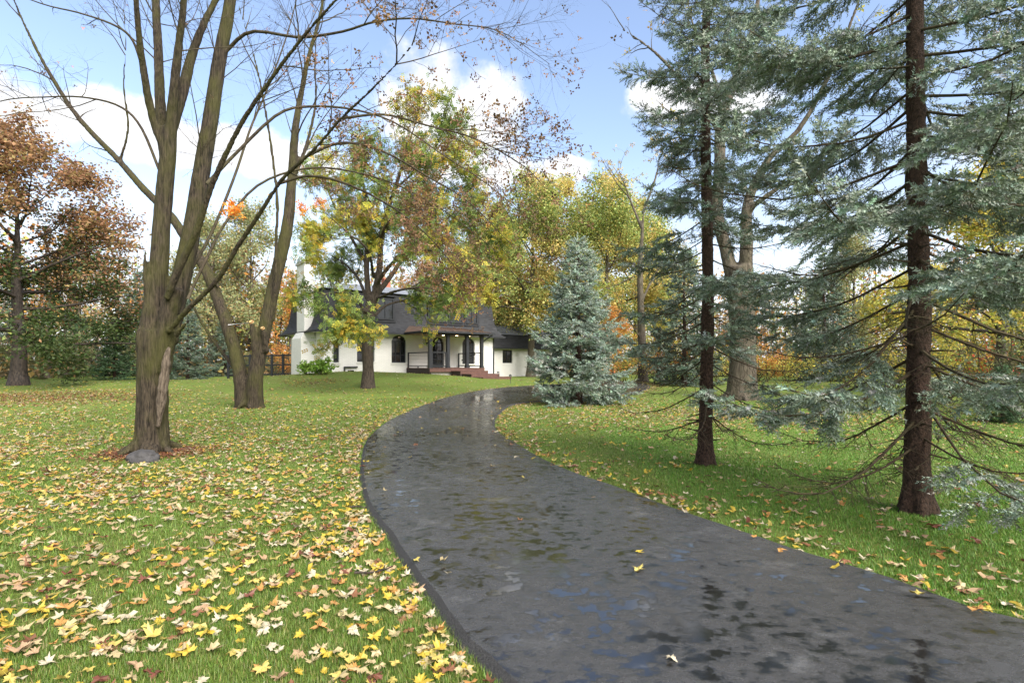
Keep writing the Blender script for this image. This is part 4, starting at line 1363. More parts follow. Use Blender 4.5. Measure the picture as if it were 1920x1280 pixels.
for (parts, px, py, D, sc, rz, lab) in (
        (green_parts, 214, 712, 0, .74, .2, 'small bright green spruce at the lawn edge beside the forked maple'),
        (gray_parts, 352, 711, 0, .66, 1.0, 'gray-green spruce between the two maples at the lawn edge'),
        (gray_parts, 18, 708, 46, .8, 2.2, 'pale gray-green spruce behind the dark-trunked maple'),
        (green_parts, 150, 706, 47, 1.0, 3.0, 'green spruce behind the gray pale-limbed trunk'),
        (gray_parts, 262, 704, 48, 1.1, 4.0, 'tall dusky spruce rising behind the small bright green spruce'),
        (gray_parts, 420, 706, 45, .62, 5.0, 'short gray spruce by the black fence behind the leaning maple'),
        (gray_parts, 1283, 722, 0, .88, 1.5, 'dull green spruce among orange shrubs behind the slender spruce'),
        (green_parts, 1880, 792, 0, .30, .5, 'low dark green spruce shrub at the right lawn edge'),
        (gray_parts, 1545, 716, 34, .95, 2.6, 'hazy gray-green spruce far behind between oak and thick spruce')):
    p = hit(px, py) if not D else np.array([(px - 960) / 1000 * D, D, float(ground((px - 960) / 1000 * D, D))])
    place_spruce('spruce_tree', parts, p, lab, 'evergreens along the lawn edge', rz, sc)

# ------------------------------------------------------------------ leafy tree kinds, shared by copies
def leafy_parts(seed, H, tr, fork, crown_r, n_limb, leaf, per, pal, bark='gray_bark', up=.3, tmpl=(LEAF4, LEAF4F), dens=(1.4, 1.8), colfn=None, keep=1.0, spread=.22, stems=1, tilt=.75, el0=.25):
    g = np.random.default_rng(seed)
    T, TB, an = Tubes(), Tubes(), []
    for s in range(stems):
        top = H * g.uniform(.82, .95); off = g.normal(0, .10 if stems > 1 else .0, 2)
        m = 14; zz = np.linspace(-.1, top, m)
        P = np.column_stack([off[0] * zz + np.cumsum(g.normal(0, .05 * H / 14, m)) * .6, off[1] * zz + np.cumsum(g.normal(0, .05 * H / 14, m)) * .6, zz])
        P[0, :2] = P[1, :2]
        rr = tr * (1 - .93 * (zz.clip(0) / top) ** 1.1); rr[0] *= 1.45; rr[1] *= 1.05
        T.add(P, rr, 10)
        for i in range(n_limb):
            u = (i + g.random()) / n_limb; z = fork + (top - fork) * u
            f = (z + .1) / (top + .1) * (m - 1); k = min(int(f), m - 2); p = P[k] + (P[k + 1] - P[k]) * (f - k)
            a = i * 2.399 + g.normal(0, .4)
            el = np.interp(u, [0, 1], [el0, 1.15]) + g.normal(0, .15)
            d = np.array([math.cos(a) * math.cos(el), math.sin(a) * math.cos(el), math.sin(el)])
            L = crown_r * np.interp(u, [0, .35, 1], [.95, 1.1, .5]) * g.uniform(.75, 1.15)
            Q = walk(p, d, L, 9, .09, up, g); r0 = min(rr[k] * .55, .012 + .022 * L)
            R_ = r0 * np.linspace(1, .2, 9); TB.add(Q, R_, 5)
            spec = [dict(n=dens[0] * 1.5, t0=.2, len=(.3 * crown_r, .55 * crown_r), ang=(.45, 1.1), wander=.12, up=up * .6, sides=3, r=.03, pts=6, tip=.3),
                    dict(n=dens[1] * 2.0, t0=.15, len=(.12 * crown_r, .28 * crown_r), ang=(.4, 1.1), wander=.12, up=.0, sides=3, r=.012, pts=4, tip=.5)]
            grow(TB, an, Q, R_, 0, spec, g)
    A = np.concatenate(an); A = A[g.random(len(A)) < keep]
    crown = leaves_mesh('crown', [A], g, per, leaf, pal, M['leaf'], tmpl, tilt, spread, colfn)
    return T.mesh('trunk', M[bark]), TB.mesh('branches', M[bark]), crown


def place_tree(name, parts, loc, label, group=None, rz=0, scale=1.0, cat='tree'):
    E = empty(name, tuple(loc), label, cat, group, rz, scale)
    for nm, me in zip(('trunk', 'branches', 'crown'), parts): link(nm, me, E)
    return E


def spot(px, D): x = (px - 960) / 1000 * D; return np.array([x, D, float(ground(x, D))])


# dark-trunked maple at the left: green low and inside, orange above
def col_left(A, g):
    n = len(A); gr = pick([(.055, .085, .028, 3), (.075, .11, .03, 2), (.10, .11, .04, 1)], n, g); og = pick([(.33, .18, .09, 3), (.40, .25, .12, 2), (.24, .13, .08, 2), (.28, .21, .08, 1.5)], n, g)
    f = (A[:, 2] - 6.0) / 2.6 + g.normal(0, .55, n) + .28 * (np.linalg.norm(A[:, :2], axis=1) - 3.0)
    return np.where((f > .1)[:, None], og, gr)


left_parts = leafy_parts(41, 10.5, .30, 2.2, 5.0, 26, .155, 12, None, 'wet_bark', .12, (LEAF4, LEAF4F), (1.6, 2.0), col_left, spread=.2, el0=-.12)
pl = hit(36, 722)
place_tree('maple_tree', left_parts, pl, 'dark-trunked maple with green and orange leaves at the left edge', rz=.7, scale=pl[1] / 26.5).scale = (pl[1] / 22.5, pl[1] / 22.5, pl[1] / 27)

TAN = [(.42, .26, .13, 3), (.36, .19, .09, 3), (.48, .30, .10, 2), (.30, .24, .11, 2)]
ORANGE = [(.60, .26, .06, 3), (.65, .36, .08, 2), (.50, .18, .06, 2), (.45, .30, .10, 1)]
YELLOW = [(.58, .49, .09, 3), (.46, .44, .10, 3), (.64, .46, .08, 2), (.34, .39, .09, 2)]
YGREEN = [(.34, .39, .11, 4), (.27, .34, .10, 3), (.47, .44, .12, 2), (.20, .27, .08, 1.2)]
PALE = [(.30, .34, .16, 3), (.36, .35, .15, 3), (.42, .31, .14, 2), (.24, .28, .14, 2)]


def col_locust_far(A, g):
    n = len(A); f = np.array([mnoise.noise(Vector(p) * .28) for p in A]) - .08 + g.normal(0, .15, n)
    return np.where((f > .1)[:, None], pick([(.53, .46, .15, 3), (.58, .43, .13, 2)], n, g), pick(YGREEN, n, g))


KINDS = {
    'tan': leafy_parts(51, 12, .22, 2.5, 4.0, 16, .18, 7, TAN, 'gray_bark', .3, keep=.75, stems=2),
    'orange': leafy_parts(52, 10, .20, 1.6, 3.6, 16, .18, 8, ORANGE, 'gray_bark', .25, keep=.8),
    'yellow': leafy_parts(53, 11, .24, 1.8, 4.2, 17, .17, 9, YELLOW, 'wet_bark', .25, keep=.85),
    'tall': leafy_parts(54, 16, .34, 4.5, 5.4, 20, .20, 14, None, 'gray_bark', .3, dens=(1.3, 1.5), colfn=col_locust_far, spread=.35),
    'pale': leafy_parts(55, 14, .28, 2.2, 4.2, 20, .20, 10, PALE, 'gray_bark', .15, spread=.3),
    'bare': leafy_parts(56, 13, .36, 3.2, 4.6, 10, .16, 1, TAN, 'gray_bark', .3, keep=.22, stems=1),
}
g0 = np.random.default_rng(77)
for (kind, nm, px, D, sc, lab) in (
        ('bare', 'deciduous_tree', 92, 41, .62, 'gray pale-barked bare tree at the lawn edge behind the dark-trunked maple'),
        ('tan', 'deciduous_tree', 130, 52, .95, 'russet tree filling the gap behind the gray bare trunk'),
        ('pale', 'deciduous_tree', 395, 46, .92, 'pale green and tan tree seen between the leaning maple stems'),
        ('pale', 'deciduous_tree', 470, 54, 1.15, 'soft green tree behind the right stem of the leaning maple'),
        ('orange', 'deciduous_tree', 545, 50, .85, 'orange tree beyond the fence at the chimney end of the house'),
        ('tan', 'deciduous_tree', 440, 60, 1.1, 'rusty brown tree deep behind the pale green trees'),
        ('tan', 'deciduous_tree', 905, 58, 1.05, 'tan autumn tree rising behind the mansard roof corner'),
        ('orange', 'deciduous_tree', 968, 52, .92, 'peach-orange tree behind the low wing of the house'),
        ('tan', 'deciduous_tree', 800, 60, 1.0, 'brownish thin tree behind the middle of the house roof'),
        ('tall', 'honey_locust_tree', 995, 44, .98, 'tall yellow-green feathery tree above the low wing'),
        ('tall', 'honey_locust_tree', 1135, 42, .93, 'tall golden-green tree rising behind the pyramid blue spruce'),
        ('tall', 'honey_locust_tree', 1060, 56, 1.2, 'tallest yellow-green tree in the far middle'),
        ('tall', 'honey_locust_tree', 930, 50, .92, 'yellow-green feathery tree just left of the low wing roof'),
        ('tall', 'honey_locust_tree', 1195, 52, 1.0, 'golden feathery tree crowning above the straight gray-brown trunk'),
        ('yellow', 'deciduous_tree', 1235, 40, .62, 'low golden tree behind the trunk right of the blue spruce'),
        ('orange', 'deciduous_tree', 1150, 36, .45, 'small orange tree just behind the blue spruce'),
        ('orange', 'deciduous_tree', 1395, 44, .55, 'small orange tree glowing behind the thick gray oak trunk'),
        ('pale', 'deciduous_tree', 1600, 38, .70, 'pale green tree behind the thick-trunked spruce'),
        ('yellow', 'deciduous_tree', 1875, 17.5, .72, 'bright yellow-green tree at the right edge of the lawn'),
        ('yellow', 'deciduous_tree', 1730, 32, .62, 'yellow tree far behind the thick-trunked spruce'),
        ('pale', 'deciduous_tree', 2010, 22, .8, 'green tree at the far right picture edge behind the yellow tree')):
    place_tree(nm, KINDS[kind], spot(px, D), lab, 'autumn trees around the lawn', g0.uniform(0, 6.28), sc)


# big oak and the straight trunk right of the blue spruce
def build_oak(b, k, seed, label, pts_list, pal, lf=.16):
    g = np.random.default_rng(seed); D = b[1]
    E = empty('oak_tree', tuple(b), label, 'tree'); inv = Matrix.Translation(-Vector(b)); main = []
    for pts, w in pts_list:
        P, r = limb([(x, y, D + dz) for x, y, dz in pts], [q * D / 2000 * .74 for q in w], 24); main.append((P, r, 12))
    me = remesh_tubes('trunk', main + roots(b, pts_list[0][1][1] * D / 2000 * .74, 7, .35, g), .065, M['gray_bark'], .018, (7, 7, 1.1))
    o = link('trunk', me, E); o.matrix_parent_inverse = inv
    TB = Tubes(); an = []
    spec = [dict(n=1.3, t0=.2, len=(1.0, 3.4), ang=(.45, 1.1), wander=.12, up=.2, sides=5, r=.045, pts=9, tip=.2),
            dict(n=2.8, t0=.2, len=(.4, 1.4), ang=(.5, 1.1), wander=.14, up=.1, sides=3, r=.014, pts=6, tip=.4),
            dict(n=2.4, t0=.2, len=(.15, .5), ang=(.5, 1.0), wander=.12, up=.1, sides=3, r=.008, pts=4, tip=.6)]
    for P, r, s in main[1:]: grow(TB, an, P[6:], r[6:], 0, spec, g)
    o = link('branches', TB.mesh('branches', M['twig_bark']), E); o.matrix_parent_inverse = inv
    me = leaves_mesh('crown', an, g, lf, .13, pal, M['leaf'], (TRIO, TRIOF), 1.0, .08)
    o = link('crown', me, E); o.matrix_parent_inverse = inv


build_oak(hit(1388, 748), 1, 61, 'massive gray oak trunk forking behind the slender spruce',
          [([(1390, 756, 0), (1392, 700, 0), (1392, 620, 0), (1388, 540, 0), (1386, 500, 0)], [86, 66, 62, 66, 64]),
           ([(1376, 540, 0), (1362, 470, .2), (1345, 400, .4), (1350, 300, .5), (1352, 230, .6), (1385, 130, .8), (1415, 40, 1), (1430, -80, 1.2)], [34, 32, 30, 28, 26, 20, 14, 6]),
           ([(1396, 540, 0), (1400, 460, -.2), (1402, 380, -.3), (1440, 300, -.5), (1500, 240, -.8), (1560, 130, -1.2), (1600, 30, -1.5), (1640, -80, -1.8)], [36, 32, 25, 16, 13, 11, 8, 4]),
           ([(1402, 400, -.3), (1420, 380, -.6), (1480, 340, -1), (1540, 310, -1.4)], [16, 14, 10, 4]),
           ([(1352, 250, .5), (1300, 180, 1), (1240, 110, 1.4), (1190, 70, 1.8), (1140, 40, 2.2)], [14, 12, 9, 6, 3]),
           ([(1354, 240, .5), (1340, 150, .2), (1300, 50, -.2), (1280, -60, -.4)], [14, 11, 8, 3])],
          [(.50, .40, .06, 2), (.45, .28, .07, 1)])
build_oak(hit(1206, 716), 1, 62, 'straight gray-brown tree trunk standing right of the pyramid blue spruce',
          [([(1206, 722, 0), (1205, 680, 0), (1203, 620, 0), (1201, 560, 0), (1200, 500, 0), (1204, 440, 0), (1207, 390, 0)], [30, 22, 20, 17, 14, 9, 3]),
           ([(1201, 570, 0), (1225, 520, .5), (1260, 470, 1), (1290, 420, 1.4)], [8, 6, 4, 2]),
           ([(1203, 640, 0), (1180, 600, -.5), (1165, 575, -.8)], [5, 4, 2]),
           ([(1204, 430, 0), (1180, 370, .5), (1160, 310, 1)], [8, 6, 2]),
           ([(1205, 400, 0), (1230, 330, .5), (1240, 270, 1)], [8, 6, 2])],
          [(.55, .42, .09, 2), (.45, .32, .10, 1)], .85)


# ------------------------------------------------------------------ shrubs
def shrub_parts(seed, H, W, n_stem, leaf, per, pal, tmpl=(LEAF4, LEAF4F), keep=1.0):
    g = np.random.default_rng(seed); TB, an = Tubes(), []
    for i in range(n_stem):
        a = g.uniform(0, 6.28); el = g.uniform(.55, 1.45); d = np.array([math.cos(a) * math.cos(el), math.sin(a) * math.cos(el), math.sin(el)])
        L = H * g.uniform(.7, 1.1); Q = walk(np.array([g.normal(0, W * .12), g.normal(0, W * .12), -.03]), d, L, 7, .1, .15, g); r = .008 * H * np.linspace(1, .3, 7)
        TB.add(Q, r, 4); grow(TB, an, Q[1:], r[1:], 0, [dict(n=3.2 / max(H, .5) + 1, t0=.1, len=(.2 * H, .5 * H), ang=(.4, 1.1), wander=.12, up=.1, sides=3, r=.005 * H, pts=5, tip=.4)], g)
    A = np.concatenate(an); A = A[(A[:, 2] > .05) & (g.random(len(A)) < keep)]
    return TB.mesh('stems', M['twig_bark']), leaves_mesh('foliage', [A], g, per, leaf, pal, M['leaf'], tmpl, .7, .05 * H)


def place_shrub(parts, loc, label, group, rz, sc, name='shrub'):
    E = empty(name, tuple(loc), label, 'shrub', group, rz, sc)
    link('stems', parts[0], E); link('foliage', parts[1], E)


lime = shrub_parts(71, .95, 1.1, 20, .17, 4, [(.22, .36, .055, 4), (.30, .44, .08, 2), (.15, .26, .04, 2)])
for (px, py, sc, lab) in ((548, 700, 1.15, 'leafy lime green shrub left of the house chimney'), (578, 701, .8, 'small lime green shrub against the foot of the chimney'), (603, 701, .95, 'lime green shrub below the narrow house window')):
    p = hit(px, py + 1); place_shrub(lime, p, lab, 'green shrubs at the house corner', g0.uniform(0, 6), sc)
sh_red = shrub_parts(72, 2.6, 2.4, 16, .11, 5, [(.55, .06, .05, 3), (.5, .16, .06, 2), (.35, .18, .06, 2)])
sh_or = shrub_parts(73, 3.0, 3, 18, .13, 5, ORANGE)
sh_yel = shrub_parts(74, 2.6, 3, 18, .12, 5, YELLOW)
sh_ol = shrub_parts(75, 2.8, 3, 20, .12, 5, [(.13, .15, .06, 3), (.18, .17, .08, 2), (.10, .12, .05, 2)])
sh_twig = shrub_parts(76, 3.0, 3, 26, .10, 2, [(.26, .16, .11, 3), (.20, .15, .09, 2), (.30, .20, .12, 1)], keep=.6)
for (parts, px, D, sc, lab) in (
        (sh_twig, 60, 43, 1.2, 'brown twiggy bush left of the gray bare tree'), (sh_ol, 128, 43, 1.1, 'olive bush right of the gray bare tree trunk'),
        (sh_twig, 180, 45, 1.4, 'tangled brown brush behind the small bright spruce'), (sh_ol, 290, 45, 1.3, 'olive bush peeking out beside the foreground maple trunk'),
        (sh_ol, 0, 41, 1.2, 'gray-olive bush at the left picture edge'),
        (sh_or, 525, 46, .9, 'orange bush above the black fence'), (sh_ol, 480, 44, .75, 'olive bush behind the black fence'),
        (sh_or, 1125, 30, .95, 'orange bush showing right of the blue spruce'), (sh_yel, 1172, 31, .8, 'yellow bush at the foot of the straight trunk'),
        (sh_or, 1245, 31, .95, 'golden orange bush between straight trunk and dull spruce'), (sh_yel, 1345, 33, .9, 'yellow bush seen left of the oak trunk'),
        (sh_or, 1425, 33, .9, 'orange bush right of the oak trunk'), (sh_yel, 1480, 31, .7, 'yellow bush past the oak in the open gap'),
        (sh_yel, 1590, 27, .85, 'low yellow bush behind the bare spruce branches'), (sh_ol, 1660, 24, .8, 'olive bush directly behind the thick spruce trunk'),
        (sh_yel, 1770, 20, .95, 'yellow-green bush right of the thick spruce trunk'), (sh_red, 1868, 18.5, .8, 'red-leaved shrub in front of the yellow tree'),
        (sh_ol, 1915, 15.5, .9, 'green bush at the right picture edge'), (sh_ol, 1815, 22, .9, 'olive bush between thick spruce and red shrub')):
    place_shrub(parts, spot(px, D), lab, 'bushes along the lawn edge', g0.uniform(0, 6.28), sc)

# fallen trunk in the brush at the left
t = Tubes(); a_, c_ = spot(118, 42), spot(196, 43)
P = resample(np.array([a_ + [0, 0, .15], a_ * .6 + c_ * .4 + [0, 0, .55], c_ + [0, 0, 2.1]]), 10); t.add(P, np.linspace(.17, .08, 10), 8)
tag(link('fallen_log', t.mesh('fallen_log', M['wet_bark'])), 'dark leaning dead trunk in the brush left of the bright spruce', 'log')

# fence beyond the leaning maple
def build_fence():
    A, B_ = spot(428, 40), spot(572, 39.5)
    n = 7; d = (B_ - A) / n
    E = empty('fence', tuple(A), 'black post-and-rail wire fence running to the house corner', 'fence')
    inv = Matrix.Translation(-Vector(A))
    def put(B, nm, m=M['black']):
        o = B.obj(nm, m, E); o.matrix_parent_inverse = inv; return o
    for k in range(n + 1):
        p = A + d * k; z = float(ground(p[0], p[1])); B = Boxes(); B.box(p[0] - .07, p[0] + .07, p[1] - .07, p[1] + .07, z - .2, z + 1.75); put(B, 'post')
    for k in range(n):
        p, q = A + d * k, A + d * (k + 1)
        zp, zq = float(ground(p[0], p[1])), float(ground(q[0], q[1]))
        for h in (1.65, .95, .25):
            put(Boxes().bar((p[0] + .07, p[1], zp + h), (q[0] - .07, q[1], zq + h), .05, .11), 'rail')
    B = Boxes()
    for h in np.arange(.1, 1.65, .15): B.bar((A[0], A[1] + .06, A[2] + h), (B_[0], B_[1] + .06, B_[2] + h), .008, .008)
    for s in np.linspace(0, 1, 60): p = A + (B_ - A) * s; B.bar((p[0], p[1] + .06, p[2]), (p[0], p[1] + .06, p[2] + 1.6), .008, .008)
    put(B, 'wire_mesh')


build_fence()

# ------------------------------------------------------------------ far wood, one mass
def build_wood():
    g = np.random.default_rng(91); T = Tubes(); A, C = [], []
    for i in range(280):
        az = g.uniform(-1.05, 1.05); D = g.uniform(58, 95); x, y = D * math.sin(az), D * math.cos(az)
        if abs(x) < 12 and y < 60: continue
        H = g.uniform(7, 13); z = .45
        p = np.array([x, y, z]); P = walk(p, np.array([g.normal(0, .06), g.normal(0, .06), 1.]), H, 6, .04, .1, g); T.add(P, np.linspace(.16, .03, 6), 4)
        for _ in range(7):
            t = g.uniform(.3, .95); k = int(t * 4); d = norm(np.array([g.normal(), g.normal(), .7])); T.add(walk(P[k], d, g.uniform(1.2, 3), 4, .12, .2, g), [.04, .03, .02, .012], 3)
        n = int(g.uniform(120, 330)); h = g.random(n) ** .8; q = p + np.column_stack([g.normal(0, 1.5, n), g.normal(0, 1.5, n), .3 + h * H * 1.02]); A.append(q)
        c = [TAN, ORANGE, PALE, YGREEN, TAN][int(g.integers(0, 5))]; C.append(pick(c, n, g))
    A = np.concatenate(A); C = np.concatenate(C)
    V, F = instance(LEAF4, LEAF4F, A, rotmats(len(A), g, .9), g.uniform(.28, .6, len(A)))
    E = tag(link('distant_wood', None), 'far wood of thin autumn trees behind the lawn', 'wood', None, 'stuff')
    link('trunks', T.mesh('trunks', M['gray_bark']), E)['kind'] = 'stuff'
    link('foliage', mesh_np('foliage', V, [F], cols=np.repeat(C, len(LEAF4), axis=0), mats=(M['leaf'],)), E)['kind'] = 'stuff'
    # brush along its foot
    A = []
    for i in range(420):
        az = g.uniform(-1.05, 1.05); D = g.uniform(50, 62); x, y = D * math.sin(az), D * math.cos(az)
        h = g.uniform(.8, 2.6); n = 40; A.append(np.column_stack([x + g.normal(0, .9, n), y + g.normal(0, .9, n), .45 + g.random(n) * h]))
    A = np.concatenate(A); n = len(A)
    V, F = instance(LEAF4, LEAF4F, A, rotmats(n, g, .9), g.uniform(.3, .6, n))
    link('brush', mesh_np('brush', V, [F], cols=np.repeat(pick([(.16, .14, .07, 3), (.30, .20, .09, 2), (.12, .14, .06, 2), (.38, .24, .08, 1)], n, g), len(LEAF4), axis=0), mats=(M['leaf'],)), E)['kind'] = 'stuff'


build_wood()

# ------------------------------------------------------------------ grass
def build_grass():
    g = np.random.default_rng(101); q_ = (DR - DL); PG = np.concatenate([DL + q_ * (.008 + .022 * g.random((NL, 1))), (DR - q_ * (.008 + .022 * g.random((NL, 1))))[::-1]])
    Vs, Cs, off, Fs = [], [], 0, []
    for (d0, d1, cnt, w, h, seg) in ((2.2, 4.2, 210000, .0021, .032, 1), (4.2, 7.5, 190000, .0032, .032, 1), (7.5, 12, 130000, .006, .032, 1), (12, 22, 110000, .011, .034, 1)):
        n = int(cnt * 1.0); D = np.sqrt(g.uniform(d0 ** 2, d1 ** 2, n)); az = g.uniform(-.86, .86, n)
        x, y = D * np.sin(az), D * np.cos(az)
        ok = ~inside(x, y, PG); x, y = x[ok], y[ok]
        # worn and shaded spots are thinner
        nz = np.array([mnoise.noise(Vector((a * .7, b * .7, 0))) for a, b in zip(x[::1], y[::1])])
        ok = g.random(len(x)) < np.clip(.85 + nz, .4, 1); x, y, nz = x[ok], y[ok], nz[ok]
        m1 = np.hypot(x - MAPLE1[0], y - MAPLE1[1]); ok = m1 > .62 + .5 * g.random(len(m1)); x, y, nz = x[ok], y[ok], nz[ok]
        n = len(x); z = ground(x, y); a = g.uniform(0, 6.28, n); ln = g.uniform(.1, .9, n); hh = h * g.uniform(.55, 1.25, n); ww = w * g.uniform(.7, 1.3, n)
        sx, sy = np.cos(a) * ww, np.sin(a) * ww; lx, ly = -np.sin(a) * ln * hh, np.cos(a) * ln * hh
        P0 = np.column_stack([x - sx, y - sy, z]); P1 = np.column_stack([x + sx, y + sy, z]); tip = np.column_stack([x + lx, y + ly, z + hh])
        b = off + np.arange(n) * (5 if seg == 2 else 3)
        if seg == 2:
            m = np.column_stack([x + lx * .35, y + ly * .35, z + hh * .6]); s2 = np.column_stack([sx, sy, np.zeros(n)]) * .75
            V = np.stack([P0, P1, m - s2, m + s2, tip], 1); Fs += [np.stack([b, b + 1, b + 3], -1), np.stack([b, b + 3, b + 2], -1), np.stack([b + 2, b + 3, b + 4], -1)]
        else:
            V = np.stack([P0, P1, tip], 1); Fs.append(np.stack([b, b + 1, b + 2], -1))
        k = V.shape[1]; off += n * k
        c = pick([(.125, .205, .034, 4), (.165, .245, .046, 3), (.085, .15, .024, 2), (.28, .26, .095, 1.6)], n, g, .2)
        # the side right of the drive is a fresher green
        right = (x > 2.0 + .0 * y)[:, None]; c = np.where(right, c * np.array([.85, 1.12, .9]), c)
        Vs.append(V.reshape(-1, 3)); Cs.append(np.repeat(c, k, axis=0))
    o = link('grass', mesh_np('grass', np.concatenate(Vs), Fs, cols=np.concatenate(Cs), mats=(M['grass'],)))
    tag(o, 'short green grass blades of the lawn', 'grass', None, 'stuff')


build_grass()

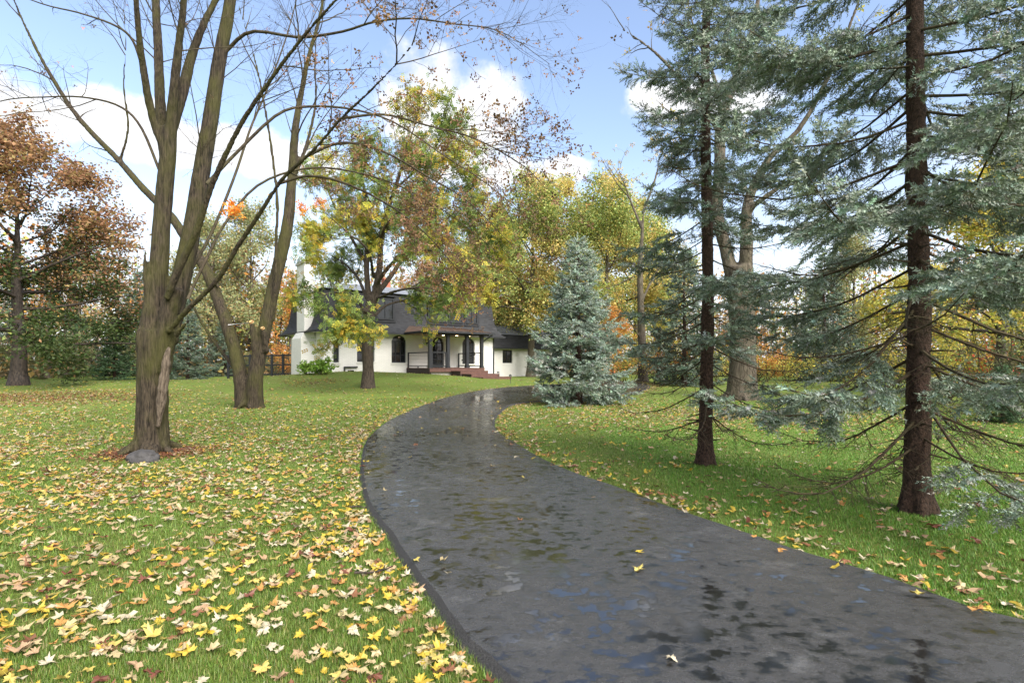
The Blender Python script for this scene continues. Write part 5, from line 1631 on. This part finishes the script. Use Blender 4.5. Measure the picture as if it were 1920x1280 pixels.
# ------------------------------------------------------------------ fallen leaves
def build_leaves():
    g = np.random.default_rng(111)
    n = 170000; y = g.uniform(1.8, 34, n) ; x = g.uniform(-1.0, 1.0, n) * (y * 1.0 + 2.5)
    D = np.hypot(x, y)
    left = np.zeros(n, bool)
    lx = np.interp(y, DL[:85, 1], DL[:85, 0]) if False else None
    ind = inside(x, y)
    # which side of the drive: compare with its nearest middle point
    mid = (DL + DR) / 2; best = np.full(n, 1e9); bx = np.zeros(n)
    for q in mid[:160]:
        d = (x - q[0]) ** 2 + (y - q[1]) ** 2; k = d < best; best[k] = d[k]; bx[k] = q[0]
    left = x < bx
    ed = edge_dist(x, y)
    nz = np.array([mnoise.noise(Vector((a * .5, b * .5, 3))) + .5 * mnoise.noise(Vector((a * 1.7, b * 1.7, 8))) for a, b in zip(x, y)])
    dl = np.interp(y, [2, 5, 9, 14, 20, 26, 34], [165, 150, 100, 54, 24, 11, 5]) * np.clip(1 + 1.3 * nz, .15, 2.2) + 70 * np.exp(-(ed / .28) ** 2)
    dr = np.interp(y, [2, 4, 6, 9, 14, 20, 34], [44, 30, 18, 14, 15, 12, 8]) * np.clip(1 + 1.3 * nz, .1, 2.5) + 85 * np.exp(-(ed / .5) ** 2)
    dr = dr + 105 * np.exp(-((x - 6.0) / 4.6) ** 2 - ((y - 16.0) / 2.6) ** 2) + 40 * np.exp(-((x - 3.5) / 2.2) ** 2 - ((y - 19.5) / 1.4) ** 2)
    dens = np.where(left, dl, dr)
    pl_ = pl; lc = hit(60, 746); sc_ = hit(585, 716); t4 = np.minimum(np.hypot((x - lc[0]) / 6.5, (y - lc[1]) / 3.6), np.hypot((x - sc_[0]) / 2.2, (y - sc_[1]) / 1.5) + .3)
    brown = g.random(n) < np.clip(1.5 - t4 * 1.3, 0, 1) * .95
    dens = np.where(t4 < 1.15, np.maximum(dens, 140 * np.clip(1.3 - t4, 0, 1)), dens)
    m1 = np.hypot(x - MAPLE1[0], y - MAPLE1[1]); ring = m1 < 1.15
    dens = np.where(ind, np.where(ed < .3, 8, .9), dens)
    cell = (2 * (y + 2.5)) * (34 - 1.8) / n    # area each sample stands for
    keep = g.random(n) < dens * cell * .92
    x, y, left, brown, ind, m1 = x[keep], y[keep], left[keep], brown[keep], ind[keep], m1[keep]
    # the red-brown ring round the foreground maple
    k = 2400; a = g.uniform(0, 6.28, k); r = .26 + np.abs(g.normal(0, .42, k))
    x = np.concatenate([x, MAPLE1[0] + r * np.cos(a)]); y = np.concatenate([y, MAPLE1[1] + r * np.sin(a) * .85])
    red = np.concatenate([np.zeros(len(left), bool), np.ones(k, bool)]); brown = np.concatenate([brown, np.zeros(k, bool)]); ind = np.concatenate([ind, np.zeros(k, bool)])
    left = np.concatenate([left, np.ones(k, bool)])
    n = len(x); z = ground(x, y) + np.where(ind, .092, g.uniform(.016, .042, n))
    # height on the drive follows its crowned surface
    size = g.uniform(.042, .104, n); size = np.where(red, size * .65, size)
    PALC = .67 * np.array([(.60, .44, .055), (.62, .50, .13), (.55, .44, .23), (.62, .54, .38), (.56, .29, .085), (.50, .33, .19), (.28, .125, .06), (.20, .070, .042)])
    wl = np.array([4, 3.0, 5, 3.4, 2.2, 2.8, 1.2, .5]); wr = np.array([2.6, 2, 4, 2.8, 3.2, 3, 2, .6]); wb = np.array([.1, .1, 1, .5, 2, 2.5, 5, 4]); wd = np.array([.1, .0, .5, .2, 1.0, 1.0, 4, 5])
    ci = np.where(red, g.choice(8, n, p=wd / wd.sum()), np.where(brown, g.choice(8, n, p=wb / wb.sum()), np.where(left, g.choice(8, n, p=wl / wl.sum()), g.choice(8, n, p=wr / wr.sum()))))
    pos = np.column_stack([x, y, z])
    # the 300 that show largest are pieces of their own
    u = x / y; v = (z - CAM_H) / y; vis = (np.abs(u) < .93) & (v > -.585) & (y > 1.5)
    order = np.argsort(np.where(vis, np.hypot(x, y) / size * .12, 1e9))
    near = order[:300]; rest = order[300:]
    cache = {}
    lm = []
    for c in PALC:
        m, nt, b = new_mat('fallen_leaf_tone')
        f = tex(nt, coords(nt, 9), 1.5, 5); nt.links.new(ramp(nt, f, [(.3, tuple(c * .72)), (.55, tuple(c)), (.75, tuple(np.minimum(c * 1.15, .85)))]), b.inputs['Base Color'])
        b.inputs['Roughness'].default_value = .5; b.inputs['Specular IOR Level'].default_value = .35
        lm.append(m)
    for i in near:
        key = (int(g.integers(0, 12)), int(ci[i]))
        if key not in cache:
            V, F = maple_leaf(200 + key[0]); cache[key] = mesh_np('fallen_leaf', V, [F], mats=(lm[key[1]],))
        o = link('fallen_leaf', cache[key], LAWN)
        o.location = pos[i]; s = size[i]; o.scale = (s, s, s)
        Rm = rotmats(1, g, .22)[0]
        if g.random() < .3: Rm = Rm @ np.diag([1, -1, -1])
        o.rotation_euler = Matrix(Rm.tolist()).to_euler()
    Vs, Fs, Cs, off = [], [], [], 0
    dist = np.hypot(x, y)
    for t in range(14):
        for fine in (True, False):
            idx = rest[((rest % 14) == t) & ((dist[rest] < 4) == fine)]
            if not len(idx): continue
            tv, tf = maple_leaf(300 + t, fine)
            V, F = instance(tv, tf, pos[idx], rotmats(len(idx), g, .30), size[idx])
            c = np.clip(PALC[ci[idx]] * (1 + g.normal(0, .14, (len(idx), 1))), .01, .85)
            Vs.append(V); Fs.append(F + off); Cs.append(np.repeat(c, len(tv), axis=0)); off += len(V)
    o = link('fallen_leaves', mesh_np('fallen_leaves', np.concatenate(Vs), Fs, cols=np.concatenate(Cs), mats=(M['dryleaf'],)), LAWN)
    o['kind'] = 'stuff'
    print('LEAVES', n)


build_leaves()

# a few dropped twigs by the drive
for (px, py, L, a, lab) in ((655, 957, .32, .2, 'dark fallen twig on the grass beside the driveway bend'), (665, 1085, .30, -.1, 'thin fallen twig among leaves near the driveway edge')):
    p = hit(px, py); t = Tubes(); P = walk(np.array([0, 0, .03]), np.array([math.cos(a), math.sin(a), 0.]), L, 7, .15, 0, rng); t.add(P, np.linspace(.011, .004, 7), 6)
    t.add(walk(P[3], np.array([math.cos(a + .8), math.sin(a + .8), .1]), L * .35, 4, .1, 0, rng), [.005, .004, .003, .002], 4)
    tag(link('fallen_twig', t.mesh('fallen_twig', M['wet_bark']), None, tuple(p)), lab, 'twig')

print('TRIS', sum(len(me.polygons) * 1.5 for me in bpy.data.meshes))
